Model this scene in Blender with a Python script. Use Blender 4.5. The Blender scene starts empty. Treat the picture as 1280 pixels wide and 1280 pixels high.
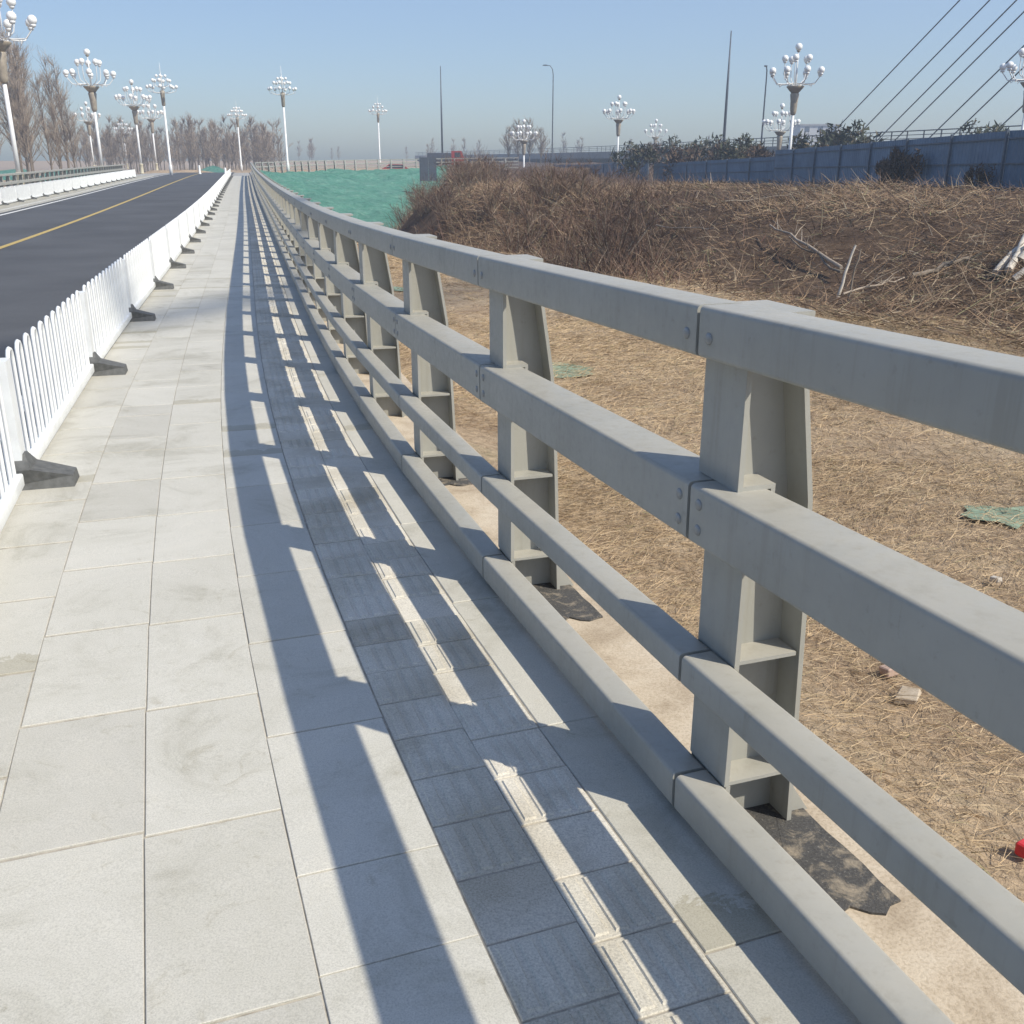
import bpy, bmesh, math, random
import numpy as np
from mathutils import Matrix, Vector, noise as mnoise

random.seed(7)
rng = np.random.default_rng(11)
R = math.radians
SC = bpy.context.scene
COL = SC.collection

# ------------------------------------------------------------------ camera
CAMZ = 1.474
cam = bpy.data.cameras.new('camera')
cam_o = bpy.data.objects.new('camera', cam)
COL.objects.link(cam_o)
cam.sensor_width = 36.0
cam.lens = 36.0 * 1230 / 1280
cam.clip_start = 0.05
cam.clip_end = 6000
cam_o.location = (0, 0, CAMZ)
cam_o.rotation_euler = (R(90 - 19.684), 0, 0)
SC.camera = cam_o

# ------------------------------------------------------------------ sky, sun, exposure
SUN_AZ, SUN_EL = 119.0, 45.4          # azimuth clockwise from +Y
w = bpy.data.worlds.new('World')
SC.world = w
w.use_nodes = True
wn = w.node_tree
wn.nodes.clear()
sky = wn.nodes.new('ShaderNodeTexSky')
sky.sky_type = 'NISHITA'
sky.sun_disc = False
sky.sun_elevation = R(SUN_EL)
sky.sun_rotation = R(SUN_AZ)
sky.air_density = 1.0
sky.dust_density = 1.0
sky.ozone_density = 1.6
bg = wn.nodes.new('ShaderNodeBackground')
bg.inputs['Strength'].default_value = 0.092
wo = wn.nodes.new('ShaderNodeOutputWorld')
tint = wn.nodes.new('ShaderNodeMix')          # camera white balance of the sky light
tint.data_type = 'RGBA'
tint.blend_type = 'MULTIPLY'
tint.inputs[0].default_value = 1.0
tint.inputs[7].default_value = (0.885, 0.97, 1.11, 1)
wn.links.new(sky.outputs[0], tint.inputs[6])
wn.links.new(tint.outputs[2], bg.inputs['Color'])
wn.links.new(bg.outputs[0], wo.inputs['Surface'])

sl = bpy.data.lights.new('sun', 'SUN')
sl.energy = 3.85
sl.angle = R(0.5)
sl.color = (1.0, 0.93, 0.79)
so = bpy.data.objects.new('sun', sl)
COL.objects.link(so)
sd = Vector((math.sin(R(SUN_AZ)) * math.cos(R(SUN_EL)), math.cos(R(SUN_AZ)) * math.cos(R(SUN_EL)), math.sin(R(SUN_EL))))
so.rotation_euler = sd.to_track_quat('Z', 'Y').to_euler()
so.location = (40, -30, 60)

SC.view_settings.view_transform = 'Standard'
SC.view_settings.look = 'None'
SC.view_settings.exposure = 0.72
SC.view_settings.gamma = 1.0
SC.view_settings.use_curve_mapping = False
SC.cycles.max_bounces = 6
SC.cycles.volume_bounces = 0


# ------------------------------------------------------------------ material helpers
def new_mat(name, rough=0.7, metal=0.0, spec=0.4):
    m = bpy.data.materials.new(name)
    m.use_nodes = True
    nt = m.node_tree
    b = nt.nodes['Principled BSDF']
    b.inputs['Roughness'].default_value = rough
    b.inputs['Metallic'].default_value = metal
    b.inputs['Specular IOR Level'].default_value = spec
    return m, nt, b


def coords(nt, kind='Object'):
    if kind == 'Position':
        return nt.nodes.new('ShaderNodeNewGeometry').outputs['Position']
    return nt.nodes.new('ShaderNodeTexCoord').outputs[kind]


def noise_tex(nt, vec, scale, detail=4, rough=0.55, dist=0.0):
    n = nt.nodes.new('ShaderNodeTexNoise')
    n.inputs['Scale'].default_value = scale
    n.inputs['Detail'].default_value = detail
    n.inputs['Roughness'].default_value = rough
    n.inputs['Distortion'].default_value = dist
    nt.links.new(vec, n.inputs['Vector'])
    return n.outputs['Fac']


def ramp(nt, fac, stops):
    r = nt.nodes.new('ShaderNodeValToRGB')
    e = r.color_ramp.elements
    while len(e) > 1:
        e.remove(e[-1])
    e[0].position = stops[0][0]
    c = stops[0][1]
    e[0].color = (*c, 1) if len(c) == 3 else c
    for p, c in stops[1:]:
        k = e.new(p)
        k.color = (*c, 1)
    nt.links.new(fac, r.inputs['Fac'])
    return r.outputs['Color']


def mix(nt, a, b, fac, mode='MIX'):
    n = nt.nodes.new('ShaderNodeMix')
    n.data_type = 'RGBA'
    n.blend_type = mode
    for i, v in ((6, a), (7, b)):
        if isinstance(v, tuple):
            n.inputs[i].default_value = (*v, 1)
        else:
            nt.links.new(v, n.inputs[i])
    if isinstance(fac, (int, float)):
        n.inputs[0].default_value = fac
    else:
        nt.links.new(fac, n.inputs[0])
    return n.outputs[2]


def bump(nt, b, h, strength, dist=0.01):
    n = nt.nodes.new('ShaderNodeBump')
    n.inputs['Strength'].default_value = strength
    n.inputs['Distance'].default_value = dist
    nt.links.new(h, n.inputs['Height'])
    nt.links.new(n.outputs[0], b.inputs['Normal'])


def math_n(nt, op, a, b=None):
    n = nt.nodes.new('ShaderNodeMath')
    n.operation = op
    for i, v in ((0, a), (1, b)):
        if v is None:
            continue
        if isinstance(v, (int, float)):
            n.inputs[i].default_value = v
        else:
            nt.links.new(v, n.inputs[i])
    return n.outputs[0]


def plain(name, col, rough=0.6, metal=0.0, var=0.12, scale=6.0, kind='Object', bmp=0.0):
    """paint or metal with soft dirt variation"""
    m, nt, b = new_mat(name, rough, metal)
    v = coords(nt, kind)
    f = noise_tex(nt, v, scale, 5, 0.6)
    lo = tuple(c * (1 - var) for c in col)
    hi = tuple(min(1, c * (1 + var)) for c in col)
    c = ramp(nt, f, [(0.3, lo), (0.7, hi)])
    nt.links.new(c, b.inputs['Base Color'])
    if bmp:
        bump(nt, b, noise_tex(nt, v, scale * 12, 3), bmp, 0.004)
    return m


M = {}


def build_materials():
    # granite slabs, one tone per slab
    m, nt, b = new_mat('granite_slab', 0.62, 0, 0.4)
    v = coords(nt, 'Position')
    oi = nt.nodes.new('ShaderNodeObjectInfo').outputs['Random']
    base = ramp(nt, oi, [(0.0, (0.49, 0.47, 0.415)), (0.25, (0.54, 0.52, 0.46)), (0.8, (0.57, 0.55, 0.49)), (1.0, (0.515, 0.495, 0.435))])
    grain = noise_tex(nt, v, 260, 3, 0.7)
    g = ramp(nt, grain, [(0.32, (0.70, 0.70, 0.70)), (0.5, (0.95, 0.95, 0.95)), (0.68, (1.1, 1.1, 1.1))])
    c = mix(nt, base, g, 0.8, 'MULTIPLY')
    st = noise_tex(nt, v, 1.7, 8, 0.72, 0.9)
    s2 = ramp(nt, st, [(0.33, (0.74, 0.73, 0.69)), (0.46, (0.95, 0.95, 0.94)), (0.56, (1, 1, 1)), (0.72, (1.06, 1.05, 1.03))])
    c = mix(nt, c, s2, 0.9, 'MULTIPLY')
    # some slabs carry a damp, dirty end
    ov = coords(nt, 'Object')
    so_ = nt.nodes.new('ShaderNodeSeparateXYZ')
    nt.links.new(ov, so_.inputs[0])
    wob = math_n(nt, 'MULTIPLY', noise_tex(nt, v, 9, 6, 0.75, 0.8), 0.34)
    edge = math_n(nt, 'LESS_THAN', math_n(nt, 'ADD', so_.outputs['X'], wob), 0.29)
    few = math_n(nt, 'LESS_THAN', math_n(nt, 'FRACT', math_n(nt, 'MULTIPLY', oi, 7.31)), 0.13)
    c = mix(nt, c, (0.80, 0.78, 0.72), math_n(nt, 'MULTIPLY', edge, few), 'MULTIPLY')
    st = noise_tex(nt, v, 7.5, 6, 0.75, 1.4)
    s2 = ramp(nt, st, [(0.30, (0.72, 0.69, 0.62)), (0.40, (0.97, 0.97, 0.96)), (0.6, (1, 1, 1))])
    c = mix(nt, c, s2, 0.7, 'MULTIPLY')
    nt.links.new(c, b.inputs['Base Color'])
    bump(nt, b, grain, 0.12, 0.002)
    M['slab'] = m
    # tactile tiles
    m, nt, b = new_mat('tactile_paver', 0.8, 0, 0.3)
    v = coords(nt, 'Position')
    oi = nt.nodes.new('ShaderNodeObjectInfo').outputs['Random']
    base = ramp(nt, oi, [(0.0, (0.58, 0.545, 0.465)), (0.4, (0.65, 0.615, 0.535)), (0.86, (0.68, 0.64, 0.56)), (1.0, (0.54, 0.50, 0.42))])
    grain = noise_tex(nt, v, 210, 4, 0.75)
    g = ramp(nt, grain, [(0.3, (0.55, 0.54, 0.52)), (0.5, (0.95, 0.95, 0.95)), (0.7, (1.25, 1.24, 1.2))])
    c = mix(nt, base, g, 0.85, 'MULTIPLY')
    st = noise_tex(nt, v, 3.0, 5, 0.6, 0.5)
    c = mix(nt, c, ramp(nt, st, [(0.35, (0.72, 0.69, 0.63)), (0.58, (1, 1, 1))]), 0.8, 'MULTIPLY')
    nt.links.new(c, b.inputs['Base Color'])
    bump(nt, b, grain, 0.35, 0.003)
    M['tactile'] = m
    # joint mortar bed
    M['bed'] = plain('joint_mortar', (0.36, 0.33, 0.28), 0.9, 0, 0.3, 30, 'Position')
    # kerb and strip
    M['kerb'] = plain('kerb_granite', (0.47, 0.46, 0.42), 0.75, 0, 0.16, 9, 'Position', 0.15)
    # sandy concrete coping
    m, nt, b = new_mat('coping_concrete', 0.9, 0, 0.2)
    v = coords(nt, 'Position')
    f = noise_tex(nt, v, 5, 7, 0.65, 0.4)
    c = ramp(nt, f, [(0.3, (0.36, 0.29, 0.21)), (0.5, (0.50, 0.42, 0.32)), (0.75, (0.58, 0.51, 0.41))])
    g = noise_tex(nt, v, 120, 3, 0.7)
    c = mix(nt, c, ramp(nt, g, [(0.35, (0.7, 0.68, 0.65)), (0.55, (1, 1, 1))]), 0.7, 'MULTIPLY')
    nt.links.new(c, b.inputs['Base Color'])
    bump(nt, b, g, 0.4, 0.004)
    M['coping'] = m
    # dark bitumen pads
    m, nt, b = new_mat('bitumen_patch', 0.85, 0, 0.3)
    v = coords(nt, 'Position')
    g = noise_tex(nt, v, 170, 3, 0.8)
    c = ramp(nt, g, [(0.3, (0.045, 0.043, 0.042)), (0.6, (0.085, 0.082, 0.078)), (0.7, (0.2, 0.19, 0.17)), (0.76, (0.42, 0.4, 0.36))])
    sd_ = noise_tex(nt, v, 16, 7, 0.72, 0.6)
    c = mix(nt, c, (0.36, 0.30, 0.22), ramp(nt, sd_, [(0.50, (0, 0, 0)), (0.68, (0.85, 0.85, 0.85))]))
    nt.links.new(c, b.inputs['Base Color'])
    bump(nt, b, g, 0.6, 0.005)
    M['bitumen'] = m
    # railing paint
    m, nt, b = new_mat('railing_paint', 0.42, 0, 0.45)
    v = coords(nt, 'Position')
    f = noise_tex(nt, v, 3.5, 6, 0.6, 0.3)
    c = ramp(nt, f, [(0.3, (0.295, 0.29, 0.258)), (0.55, (0.33, 0.325, 0.292)), (0.8, (0.352, 0.347, 0.315))])
    sp = noise_tex(nt, v, 40, 4, 0.75)
    c = mix(nt, c, ramp(nt, sp, [(0.28, (0.66, 0.62, 0.54)), (0.40, (1, 1, 1))]), 0.3, 'MULTIPLY')
    # settled dust on the upward faces, thin and patchy
    gn = nt.nodes.new('ShaderNodeNewGeometry')
    sx = nt.nodes.new('ShaderNodeSeparateXYZ')
    nt.links.new(gn.outputs['Normal'], sx.inputs[0])
    up = math_n(nt, 'GREATER_THAN', sx.outputs['Z'], 0.7)
    dn = ramp(nt, noise_tex(nt, v, 2.2, 7, 0.7, 0.8), [(0.3, (0, 0, 0)), (0.7, (0.42, 0.42, 0.42))])
    c = mix(nt, c, (0.45, 0.415, 0.35), math_n(nt, 'MULTIPLY', up, dn))
    mp = nt.nodes.new('ShaderNodeMapping')
    mp.inputs['Scale'].default_value = (26, 26, 1.6)
    nt.links.new(v, mp.inputs['Vector'])
    sk = noise_tex(nt, mp.outputs[0], 1.0, 5, 0.7)
    c = mix(nt, c, ramp(nt, sk, [(0.34, (0.72, 0.69, 0.62)), (0.48, (1, 1, 1))]), 0.28, 'MULTIPLY')
    # a few rusty scuffs
    rs = ramp(nt, noise_tex(nt, v, 9, 8, 0.78, 0.6), [(0.70, (0, 0, 0)), (0.76, (0.7, 0.7, 0.7))])
    c = mix(nt, c, (0.20, 0.125, 0.075), rs)
    nt.links.new(c, b.inputs['Base Color'])
    rr = ramp(nt, sp, [(0.3, (0.62, 0.62, 0.62)), (0.7, (0.36, 0.36, 0.36))])
    nt.links.new(rr, b.inputs['Roughness'])
    bump(nt, b, noise_tex(nt, v, 14, 3), 0.04, 0.01)
    M['steel'] = m
    M['bolt'] = plain('bolt_zinc', (0.30, 0.30, 0.29), 0.45, 0.3, 0.2, 30)
    M['white'] = plain('white_enamel', (0.72, 0.73, 0.72), 0.4, 0, 0.10, 5)
    M['foot'] = plain('cast_foot', (0.105, 0.107, 0.105), 0.75, 0, 0.3, 25, 'Object', 0.3)
    # asphalt
    m, nt, b = new_mat('asphalt', 0.85, 0, 0.35)
    v = coords(nt, 'Position')
    g = noise_tex(nt, v, 90, 4, 0.8)
    c = ramp(nt, g, [(0.3, (0.05, 0.052, 0.057)), (0.55, (0.082, 0.085, 0.091)), (0.75, (0.135, 0.135, 0.137))])
    l = noise_tex(nt, v, 0.35, 5, 0.6)
    c = mix(nt, c, ramp(nt, l, [(0.35, (0.8, 0.8, 0.8)), (0.65, (1.2, 1.2, 1.2))]), 0.8, 'MULTIPLY')
    nt.links.new(c, b.inputs['Base Color'])
    bump(nt, b, g, 0.3, 0.004)
    M['asphalt'] = m
    for nm, col in (('yellow_paint', (0.46, 0.34, 0.12)), ('white_paint', (0.68, 0.68, 0.66))):
        m, nt, b = new_mat(nm, 0.75)
        v = coords(nt, 'Position')
        g = noise_tex(nt, v, 18, 5, 0.7)
        c = ramp(nt, g, [(0.3, tuple(x * 0.55 for x in col)), (0.5, col)])
        nt.links.new(c, b.inputs['Base Color'])
        M[nm] = m
    M['concrete'] = plain('concrete', (0.34, 0.33, 0.31), 0.85, 0, 0.2, 1.3, 'Position', 0.1)
    # ground: attribute 'bank' mixes straw soil with brown brush litter, 'far' mixes in dull earth
    m, nt, b = new_mat('ground_soil', 0.95, 0, 0.1)
    v = coords(nt, 'Position')
    f = noise_tex(nt, v, 0.9, 8, 0.68, 0.8)
    f2 = noise_tex(nt, v, 11, 6, 0.75, 0.5)
    straw = ramp(nt, f, [(0.3, (0.255, 0.18, 0.12)), (0.45, (0.375, 0.28, 0.19)), (0.6, (0.45, 0.35, 0.24)), (0.75, (0.34, 0.29, 0.18))])
    straw = mix(nt, straw, ramp(nt, f2, [(0.3, (0.62, 0.57, 0.52)), (0.52, (1, 1, 1)), (0.75, (1.2, 1.15, 1.08))]), 0.85, 'MULTIPLY')
    br = ramp(nt, f, [(0.3, (0.06, 0.04, 0.03)), (0.55, (0.125, 0.085, 0.058)), (0.75, (0.19, 0.14, 0.09))])
    br = mix(nt, br, ramp(nt, f2, [(0.3, (0.45, 0.42, 0.4)), (0.55, (1, 1, 1))]), 0.85, 'MULTIPLY')
    at = nt.nodes.new('ShaderNodeAttribute')
    at.attribute_name = 'bank'
    c = mix(nt, straw, br, at.outputs['Fac'])
    nt.links.new(c, b.inputs['Base Color'])
    bump(nt, b, f2, 0.9, 0.06)
    M['soil'] = m

    def strand(name, stops, rough=0.8):
        m, nt, b = new_mat(name, rough, 0, 0.25)
        ri = nt.nodes.new('ShaderNodeNewGeometry').outputs['Random Per Island']
        c = ramp(nt, ri, stops)
        lf = noise_tex(nt, coords(nt, 'Position'), 0.7, 4, 0.6)
        c = mix(nt, c, ramp(nt, lf, [(0.32, (0.58, 0.52, 0.46)), (0.5, (0.95, 0.92, 0.88)), (0.66, (1.12, 1.08, 1.0))]), 0.85, 'MULTIPLY')
        nt.links.new(c, b.inputs['Base Color'])
        M[name] = m

    strand('straw', [(0, (0.50, 0.39, 0.25)), (0.45, (0.44, 0.325, 0.205)), (0.8, (0.53, 0.43, 0.29)), (0.93, (0.31, 0.225, 0.14)), (1, (0.31, 0.29, 0.16))])
    strand('twig', [(0, (0.085, 0.05, 0.038)), (0.3, (0.15, 0.095, 0.066)), (0.55, (0.215, 0.15, 0.105)), (0.78, (0.125, 0.07, 0.058)), (0.93, (0.36, 0.285, 0.21)), (1, (0.10, 0.105, 0.05))])
    strand('litter', [(0, (0.29, 0.20, 0.125)), (0.3, (0.19, 0.125, 0.085)), (0.6, (0.38, 0.285, 0.185)), (0.8, (0.14, 0.09, 0.065)), (0.93, (0.50, 0.42, 0.31)), (1, (0.15, 0.165, 0.07))])
    strand('bare_twig', [(0, (0.26, 0.21, 0.165)), (0.5, (0.34, 0.28, 0.22)), (1, (0.42, 0.35, 0.275))])
    strand('evergreen_leaf', [(0, (0.045, 0.055, 0.036)), (0.5, (0.065, 0.075, 0.048)), (0.8, (0.095, 0.09, 0.06)), (1, (0.15, 0.11, 0.075))])
    strand('dry_leaf', [(0, (0.05, 0.034, 0.025)), (0.5, (0.09, 0.06, 0.042)), (1, (0.14, 0.095, 0.06))])
    M['bark'] = plain('bark', (0.19, 0.155, 0.12), 0.9, 0, 0.3, 6)
    M['pale_bark'] = plain('pale_bark', (0.52, 0.47, 0.40), 0.85, 0, 0.25, 14)
    M['grey_wood'] = plain('grey_wood', (0.33, 0.27, 0.21), 0.85, 0, 0.25, 14)
    # green dust netting
    m, nt, b = new_mat('green_netting', 0.75, 0, 0.2)
    v = coords(nt, 'Position')
    f = noise_tex(nt, v, 0.75, 9, 0.78, 1.6)
    c = ramp(nt, f, [(0.28, (0.04, 0.16, 0.115)), (0.45, (0.085, 0.25, 0.185)), (0.58, (0.14, 0.31, 0.24)), (0.70, (0.22, 0.34, 0.265)), (0.80, (0.32, 0.33, 0.25))])
    c = mix(nt, c, ramp(nt, noise_tex(nt, v, 2.2, 7, 0.8, 1.5), [(0.32, (0.55, 0.58, 0.56)), (0.48, (0.95, 0.95, 0.95)), (0.66, (1.35, 1.25, 1.2))]), 0.8, 'MULTIPLY')
    nt.links.new(c, b.inputs['Base Color'])
    bump(nt, b, f, 0.9, 0.4)
    M['net'] = m
    M['old_net'] = plain('faded_netting', (0.20, 0.265, 0.19), 0.85, 0, 0.4, 7, 'Position')
    # site hoarding
    m, nt, b = new_mat('hoarding_sheet', 0.55, 0, 0.4)
    v = coords(nt, 'Position')
    oi = nt.nodes.new('ShaderNodeObjectInfo').outputs['Random']
    c = ramp(nt, oi, [(0, (0.105, 0.17, 0.255)), (0.5, (0.125, 0.195, 0.285)), (1, (0.115, 0.18, 0.27))])
    f = noise_tex(nt, v, 0.8, 6, 0.65, 0.4)
    c = mix(nt, c, ramp(nt, f, [(0.35, (0.66, 0.66, 0.68)), (0.6, (1.08, 1.06, 1.04))]), 0.8, 'MULTIPLY')
    nt.links.new(c, b.inputs['Base Color'])
    M['hoard'] = m
    M['hoard_post'] = plain('hoarding_frame', (0.10, 0.125, 0.16), 0.6, 0, 0.25, 2)
    M['pole_white'] = plain('lamp_pole_white', (0.74, 0.74, 0.73), 0.4, 0, 0.06, 2)
    M['bronze'] = plain('lamp_bronze', (0.33, 0.285, 0.225), 0.5, 0.1, 0.2, 4)
    M['globe'] = plain('lamp_globe', (0.82, 0.82, 0.80), 0.3, 0, 0.03, 3)
    M['plinth'] = plain('lamp_plinth', (0.50, 0.45, 0.33), 0.7, 0, 0.1, 3)
    M['dark_pole'] = plain('dark_pole', (0.085, 0.095, 0.115), 0.5, 0.2, 0.2, 2)
    M['cable'] = plain('cable_sheath', (0.12, 0.13, 0.15), 0.5, 0, 0.2, 2)
    M['red_paint'] = plain('red_body', (0.30, 0.045, 0.04), 0.4, 0, 0.1, 2)
    M['dark_body'] = plain('dark_body', (0.07, 0.08, 0.10), 0.5, 0, 0.15, 2)
    M['glass'] = plain('window_glass', (0.045, 0.055, 0.07), 0.12, 0, 0.2, 2)
    M['tyre'] = plain('tyre_rubber', (0.03, 0.03, 0.03), 0.85, 0, 0.2, 10)
    M['building'] = plain('pale_render', (0.56, 0.55, 0.53), 0.85, 0, 0.08, 0.3)
    M['brick'] = plain('brick_rubble', (0.42, 0.30, 0.24), 0.9, 0, 0.3, 20)
    M['red_plastic'] = plain('red_plastic', (0.52, 0.03, 0.035), 0.45, 0, 0.15, 20)


build_materials()


# ------------------------------------------------------------------ mesh helpers
class MB:
    def __init__(self):
        self.v, self.f, self.sm = [], [], []

    def add(self, vs, fs, smooth=False):
        o = len(self.v)
        self.v.extend([tuple(p) for p in vs])
        for f in fs:
            self.f.append(tuple(i + o for i in f))
            self.sm.append(smooth)

    def box(self, x0, x1, y0, y1, z0, z1):
        vs = [(x, y, z) for z in (z0, z1) for y in (y0, y1) for x in (x0, x1)]
        self.add(vs, [(0, 2, 3, 1), (4, 5, 7, 6), (0, 1, 5, 4), (2, 6, 7, 3), (0, 4, 6, 2), (1, 3, 7, 5)])

    def bbox(self, x0, x1, y0, y1, z0, z1, c=0.003):
        """box with chamfered top edges"""
        vs = [(x, y, z0) for y in (y0, y1) for x in (x0, x1)]
        vs += [(x, y, z1 - c) for y in (y0, y1) for x in (x0, x1)]
        vs += [(x, y, z1) for y in (y0 + c, y1 - c) for x in (x0 + c, x1 - c)]
        q = [(0, 1, 5, 4), (1, 3, 7, 5), (3, 2, 6, 7), (2, 0, 4, 6)]
        q += [(a + 4, b + 4, c_ + 4, d + 4) for a, b, c_, d in q]
        self.add(vs, q + [(8, 9, 11, 10), (0, 2, 3, 1)])

    def prism(self, prof, axis, a, b, smooth_sides=False):
        """closed profile of 2D points (ccw) extruded along axis 'x','y','z' from a to b"""
        n = len(prof)

        def pt(p, k):
            if axis == 'x':
                return (k, p[0], p[1])
            if axis == 'y':
                return (p[0], k, p[1])
            return (p[0], p[1], k)
        vs = [pt(p, a) for p in prof] + [pt(p, b) for p in prof]
        fs = [(i, (i + 1) % n, n + (i + 1) % n, n + i) for i in range(n)]
        o = len(self.v)
        self.add(vs, fs, smooth_sides)
        self.add(vs, [tuple(range(n))[::-1], tuple(range(n, 2 * n))])

    def tube(self, pts, rad, n=6, caps=True, smooth=True):
        pts = [Vector(p) for p in pts]
        if not isinstance(rad, (list, tuple)):
            rad = [rad] * len(pts)
        rings = []
        up = None
        for i, p in enumerate(pts):
            d = (pts[min(i + 1, len(pts) - 1)] - pts[max(i - 1, 0)])
            if d.length < 1e-9:
                d = Vector((0, 0, 1))
            d.normalize()
            if up is None:
                up = Vector((1, 0, 0)) if abs(d.x) < 0.8 else Vector((0, 1, 0))
            a = (up - d * up.dot(d))
            if a.length < 1e-6:
                a = d.orthogonal()
            a.normalize()
            up = a
            bb = d.cross(a)
            rings.append([p + (a * math.cos(2 * math.pi * k / n) + bb * math.sin(2 * math.pi * k / n)) * rad[i] for k in range(n)])
        vs = [q for r in rings for q in r]
        fs = []
        for i in range(len(pts) - 1):
            for k in range(n):
                fs.append((i * n + k, i * n + (k + 1) % n, (i + 1) * n + (k + 1) % n, (i + 1) * n + k))
        self.add(vs, fs, smooth)
        if caps:
            self.add(rings[0], [tuple(range(n))[::-1]])
            self.add(rings[-1], [tuple(range(n))])

    def lathe(self, prof, n=12, c=(0, 0, 0), smooth=True):
        """prof list of (r,z)"""
        vs = []
        for r, z in prof:
            for k in range(n):
                a = 2 * math.pi * k / n
                vs.append((c[0] + r * math.cos(a), c[1] + r * math.sin(a), c[2] + z))
        fs = []
        for i in range(len(prof) - 1):
            for k in range(n):
                fs.append((i * n + k, i * n + (k + 1) % n, (i + 1) * n + (k + 1) % n, (i + 1) * n + k))
        fs.append(tuple(range(n))[::-1])
        fs.append(tuple(range((len(prof) - 1) * n, len(prof) * n)))
        self.add(vs, fs, smooth)

    def sphere(self, c, r, n=10, m=6):
        prof = [(max(1e-4, r * math.sin(math.pi * i / m)), -r * math.cos(math.pi * i / m)) for i in range(m + 1)]
        self.lathe(prof, n, c)

    def mesh(self, name, mat):
        me = bpy.data.meshes.new(name)
        me.from_pydata(self.v, [], self.f)
        me.polygons.foreach_set('use_smooth', self.sm)
        me.materials.append(mat)
        me.update()
        return me


def link(name, me, parent=None, mw=None):
    o = bpy.data.objects.new(name, me)
    COL.objects.link(o)
    if parent is not None:
        o.parent = parent
    if mw is not None:
        o.matrix_basis = mw
    return o


def tag(o, label=None, cat=None, group=None, kind=None):
    if label:
        o['label'] = label
    if cat:
        o['category'] = cat
    if group:
        o['group'] = group
    if kind:
        o['kind'] = kind
    return o


def empty(name, loc=(0, 0, 0), rz=0, sc=1.0):
    o = bpy.data.objects.new(name, None)
    COL.objects.link(o)
    o.location = loc
    o.rotation_euler = (0, 0, rz)
    o.scale = (sc, sc, sc)
    o.empty_display_size = 0.1
    return o


def copy_tree(o, parent=None):
    c = o.copy()
    COL.objects.link(c)
    c.parent = parent
    for ch in list(o.children):
        copy_tree(ch, c)
    return c


def np_mesh(name, V, F, mat, smooth=False):
    """V (n,3), F (m,k) constant k"""
    me = bpy.data.meshes.new(name)
    V = np.asarray(V, np.float32)
    F = np.asarray(F, np.int32)
    k = F.shape[1]
    me.vertices.add(len(V))
    me.vertices.foreach_set('co', V.ravel())
    me.loops.add(F.size)
    me.loops.foreach_set('vertex_index', F.ravel())
    me.polygons.add(len(F))
    me.polygons.foreach_set('loop_start', np.arange(0, F.size, k, dtype=np.int32))
    if smooth:
        me.polygons.foreach_set('use_smooth', np.ones(len(F), bool))
    me.materials.append(mat)
    me.update(calc_edges=True)
    return me


# ------------------------------------------------------------------ the alignment of the bridge approach
# station s runs along the kerbside face of the right-hand railing, t is the offset to the left of it
KS = np.array([0, 3, 6, 10, 16, 25, 40, 65, 100, 140.])
KTH = np.array([-.3425, -.2958, -.2661, -.2511, -.2505, -.2515, -.2535, -.2500, -.2495, -.2495])
KG = np.array([-.0212, -.0185, -.0110, -.0077, -.0070, -.0017, .0026, .0062, .0030, -.004])
SS = np.linspace(-6, 140, 2921)
_th = np.interp(SS, KS, KTH) + np.where(SS < 0, SS * R(0.5), 0)
_g = np.interp(SS, KS, KG)
_ds = SS[1] - SS[0]


def _cum(a, b0):
    c = np.concatenate([[0], np.cumsum(a[:-1] * _ds)])
    return b0 + c - np.interp(0, SS, c)


PX, PY, PZ = _cum(np.sin(_th), .38), _cum(np.cos(_th), 1.955), _cum(_g, 0.0)


def path(s):
    return (float(np.interp(s, SS, PX)), float(np.interp(s, SS, PY)), float(np.interp(s, SS, PZ)), float(np.interp(s, SS, _th)), float(np.interp(s, SS, _g)))


def P(s, t, h=0.0):
    x, y, z, th, g = path(s)
    return Vector((x - t * math.cos(th), y + t * math.sin(th), z + h))


def frame(s, t=0.0, h=0.0):
    x, y, z, th, g = path(s)
    f = Vector((math.sin(th), math.cos(th), g)).normalized()
    l = Vector((-math.cos(th), math.sin(th), 0)).normalized()
    u = f.cross(l)
    p = P(s, t, h)
    return Matrix(((f.x, l.x, u.x, p.x), (f.y, l.y, u.y, p.y), (f.z, l.z, u.z, p.z), (0, 0, 0, 1)))


def frame_pts(a, b):
    """frame at a looking to b, z up (posts stay plumb enough)"""
    f = (b - a).normalized()
    l = Vector((-f.y, f.x, 0)).normalized()
    u = f.cross(l)
    return Matrix(((f.x, l.x, u.x, a.x), (f.y, l.y, u.y, a.y), (f.z, l.z, u.z, a.z), (0, 0, 0, 1)))


def strip(name, s0, s1, prof, mat, ds=1.0, smooth=False):
    """sweep a closed (t,h) profile along the alignment"""
    n = max(1, int(round((s1 - s0) / ds)))
    V, F = [], []
    k = len(prof)
    for i in range(n + 1):
        s = s0 + (s1 - s0) * i / n
        for t, h in prof:
            V.append(P(s, t, h))
    for i in range(n):
        for j in range(k):
            a, b = i * k + j, i * k + (j + 1) % k
            F.append((a, b, b + k, a + k))
    F.append(tuple(range(k)))
    F.append(tuple(range(n * k, n * k + k))[::-1])
    me = bpy.data.meshes.new(name)
    me.from_pydata([tuple(v) for v in V], [], F)
    me.materials.append(mat)
    bm = bmesh.new()
    bm.from_mesh(me)
    bmesh.ops.recalc_face_normals(bm, faces=bm.faces)
    bm.to_mesh(me)
    bm.free()
    return me


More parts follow.
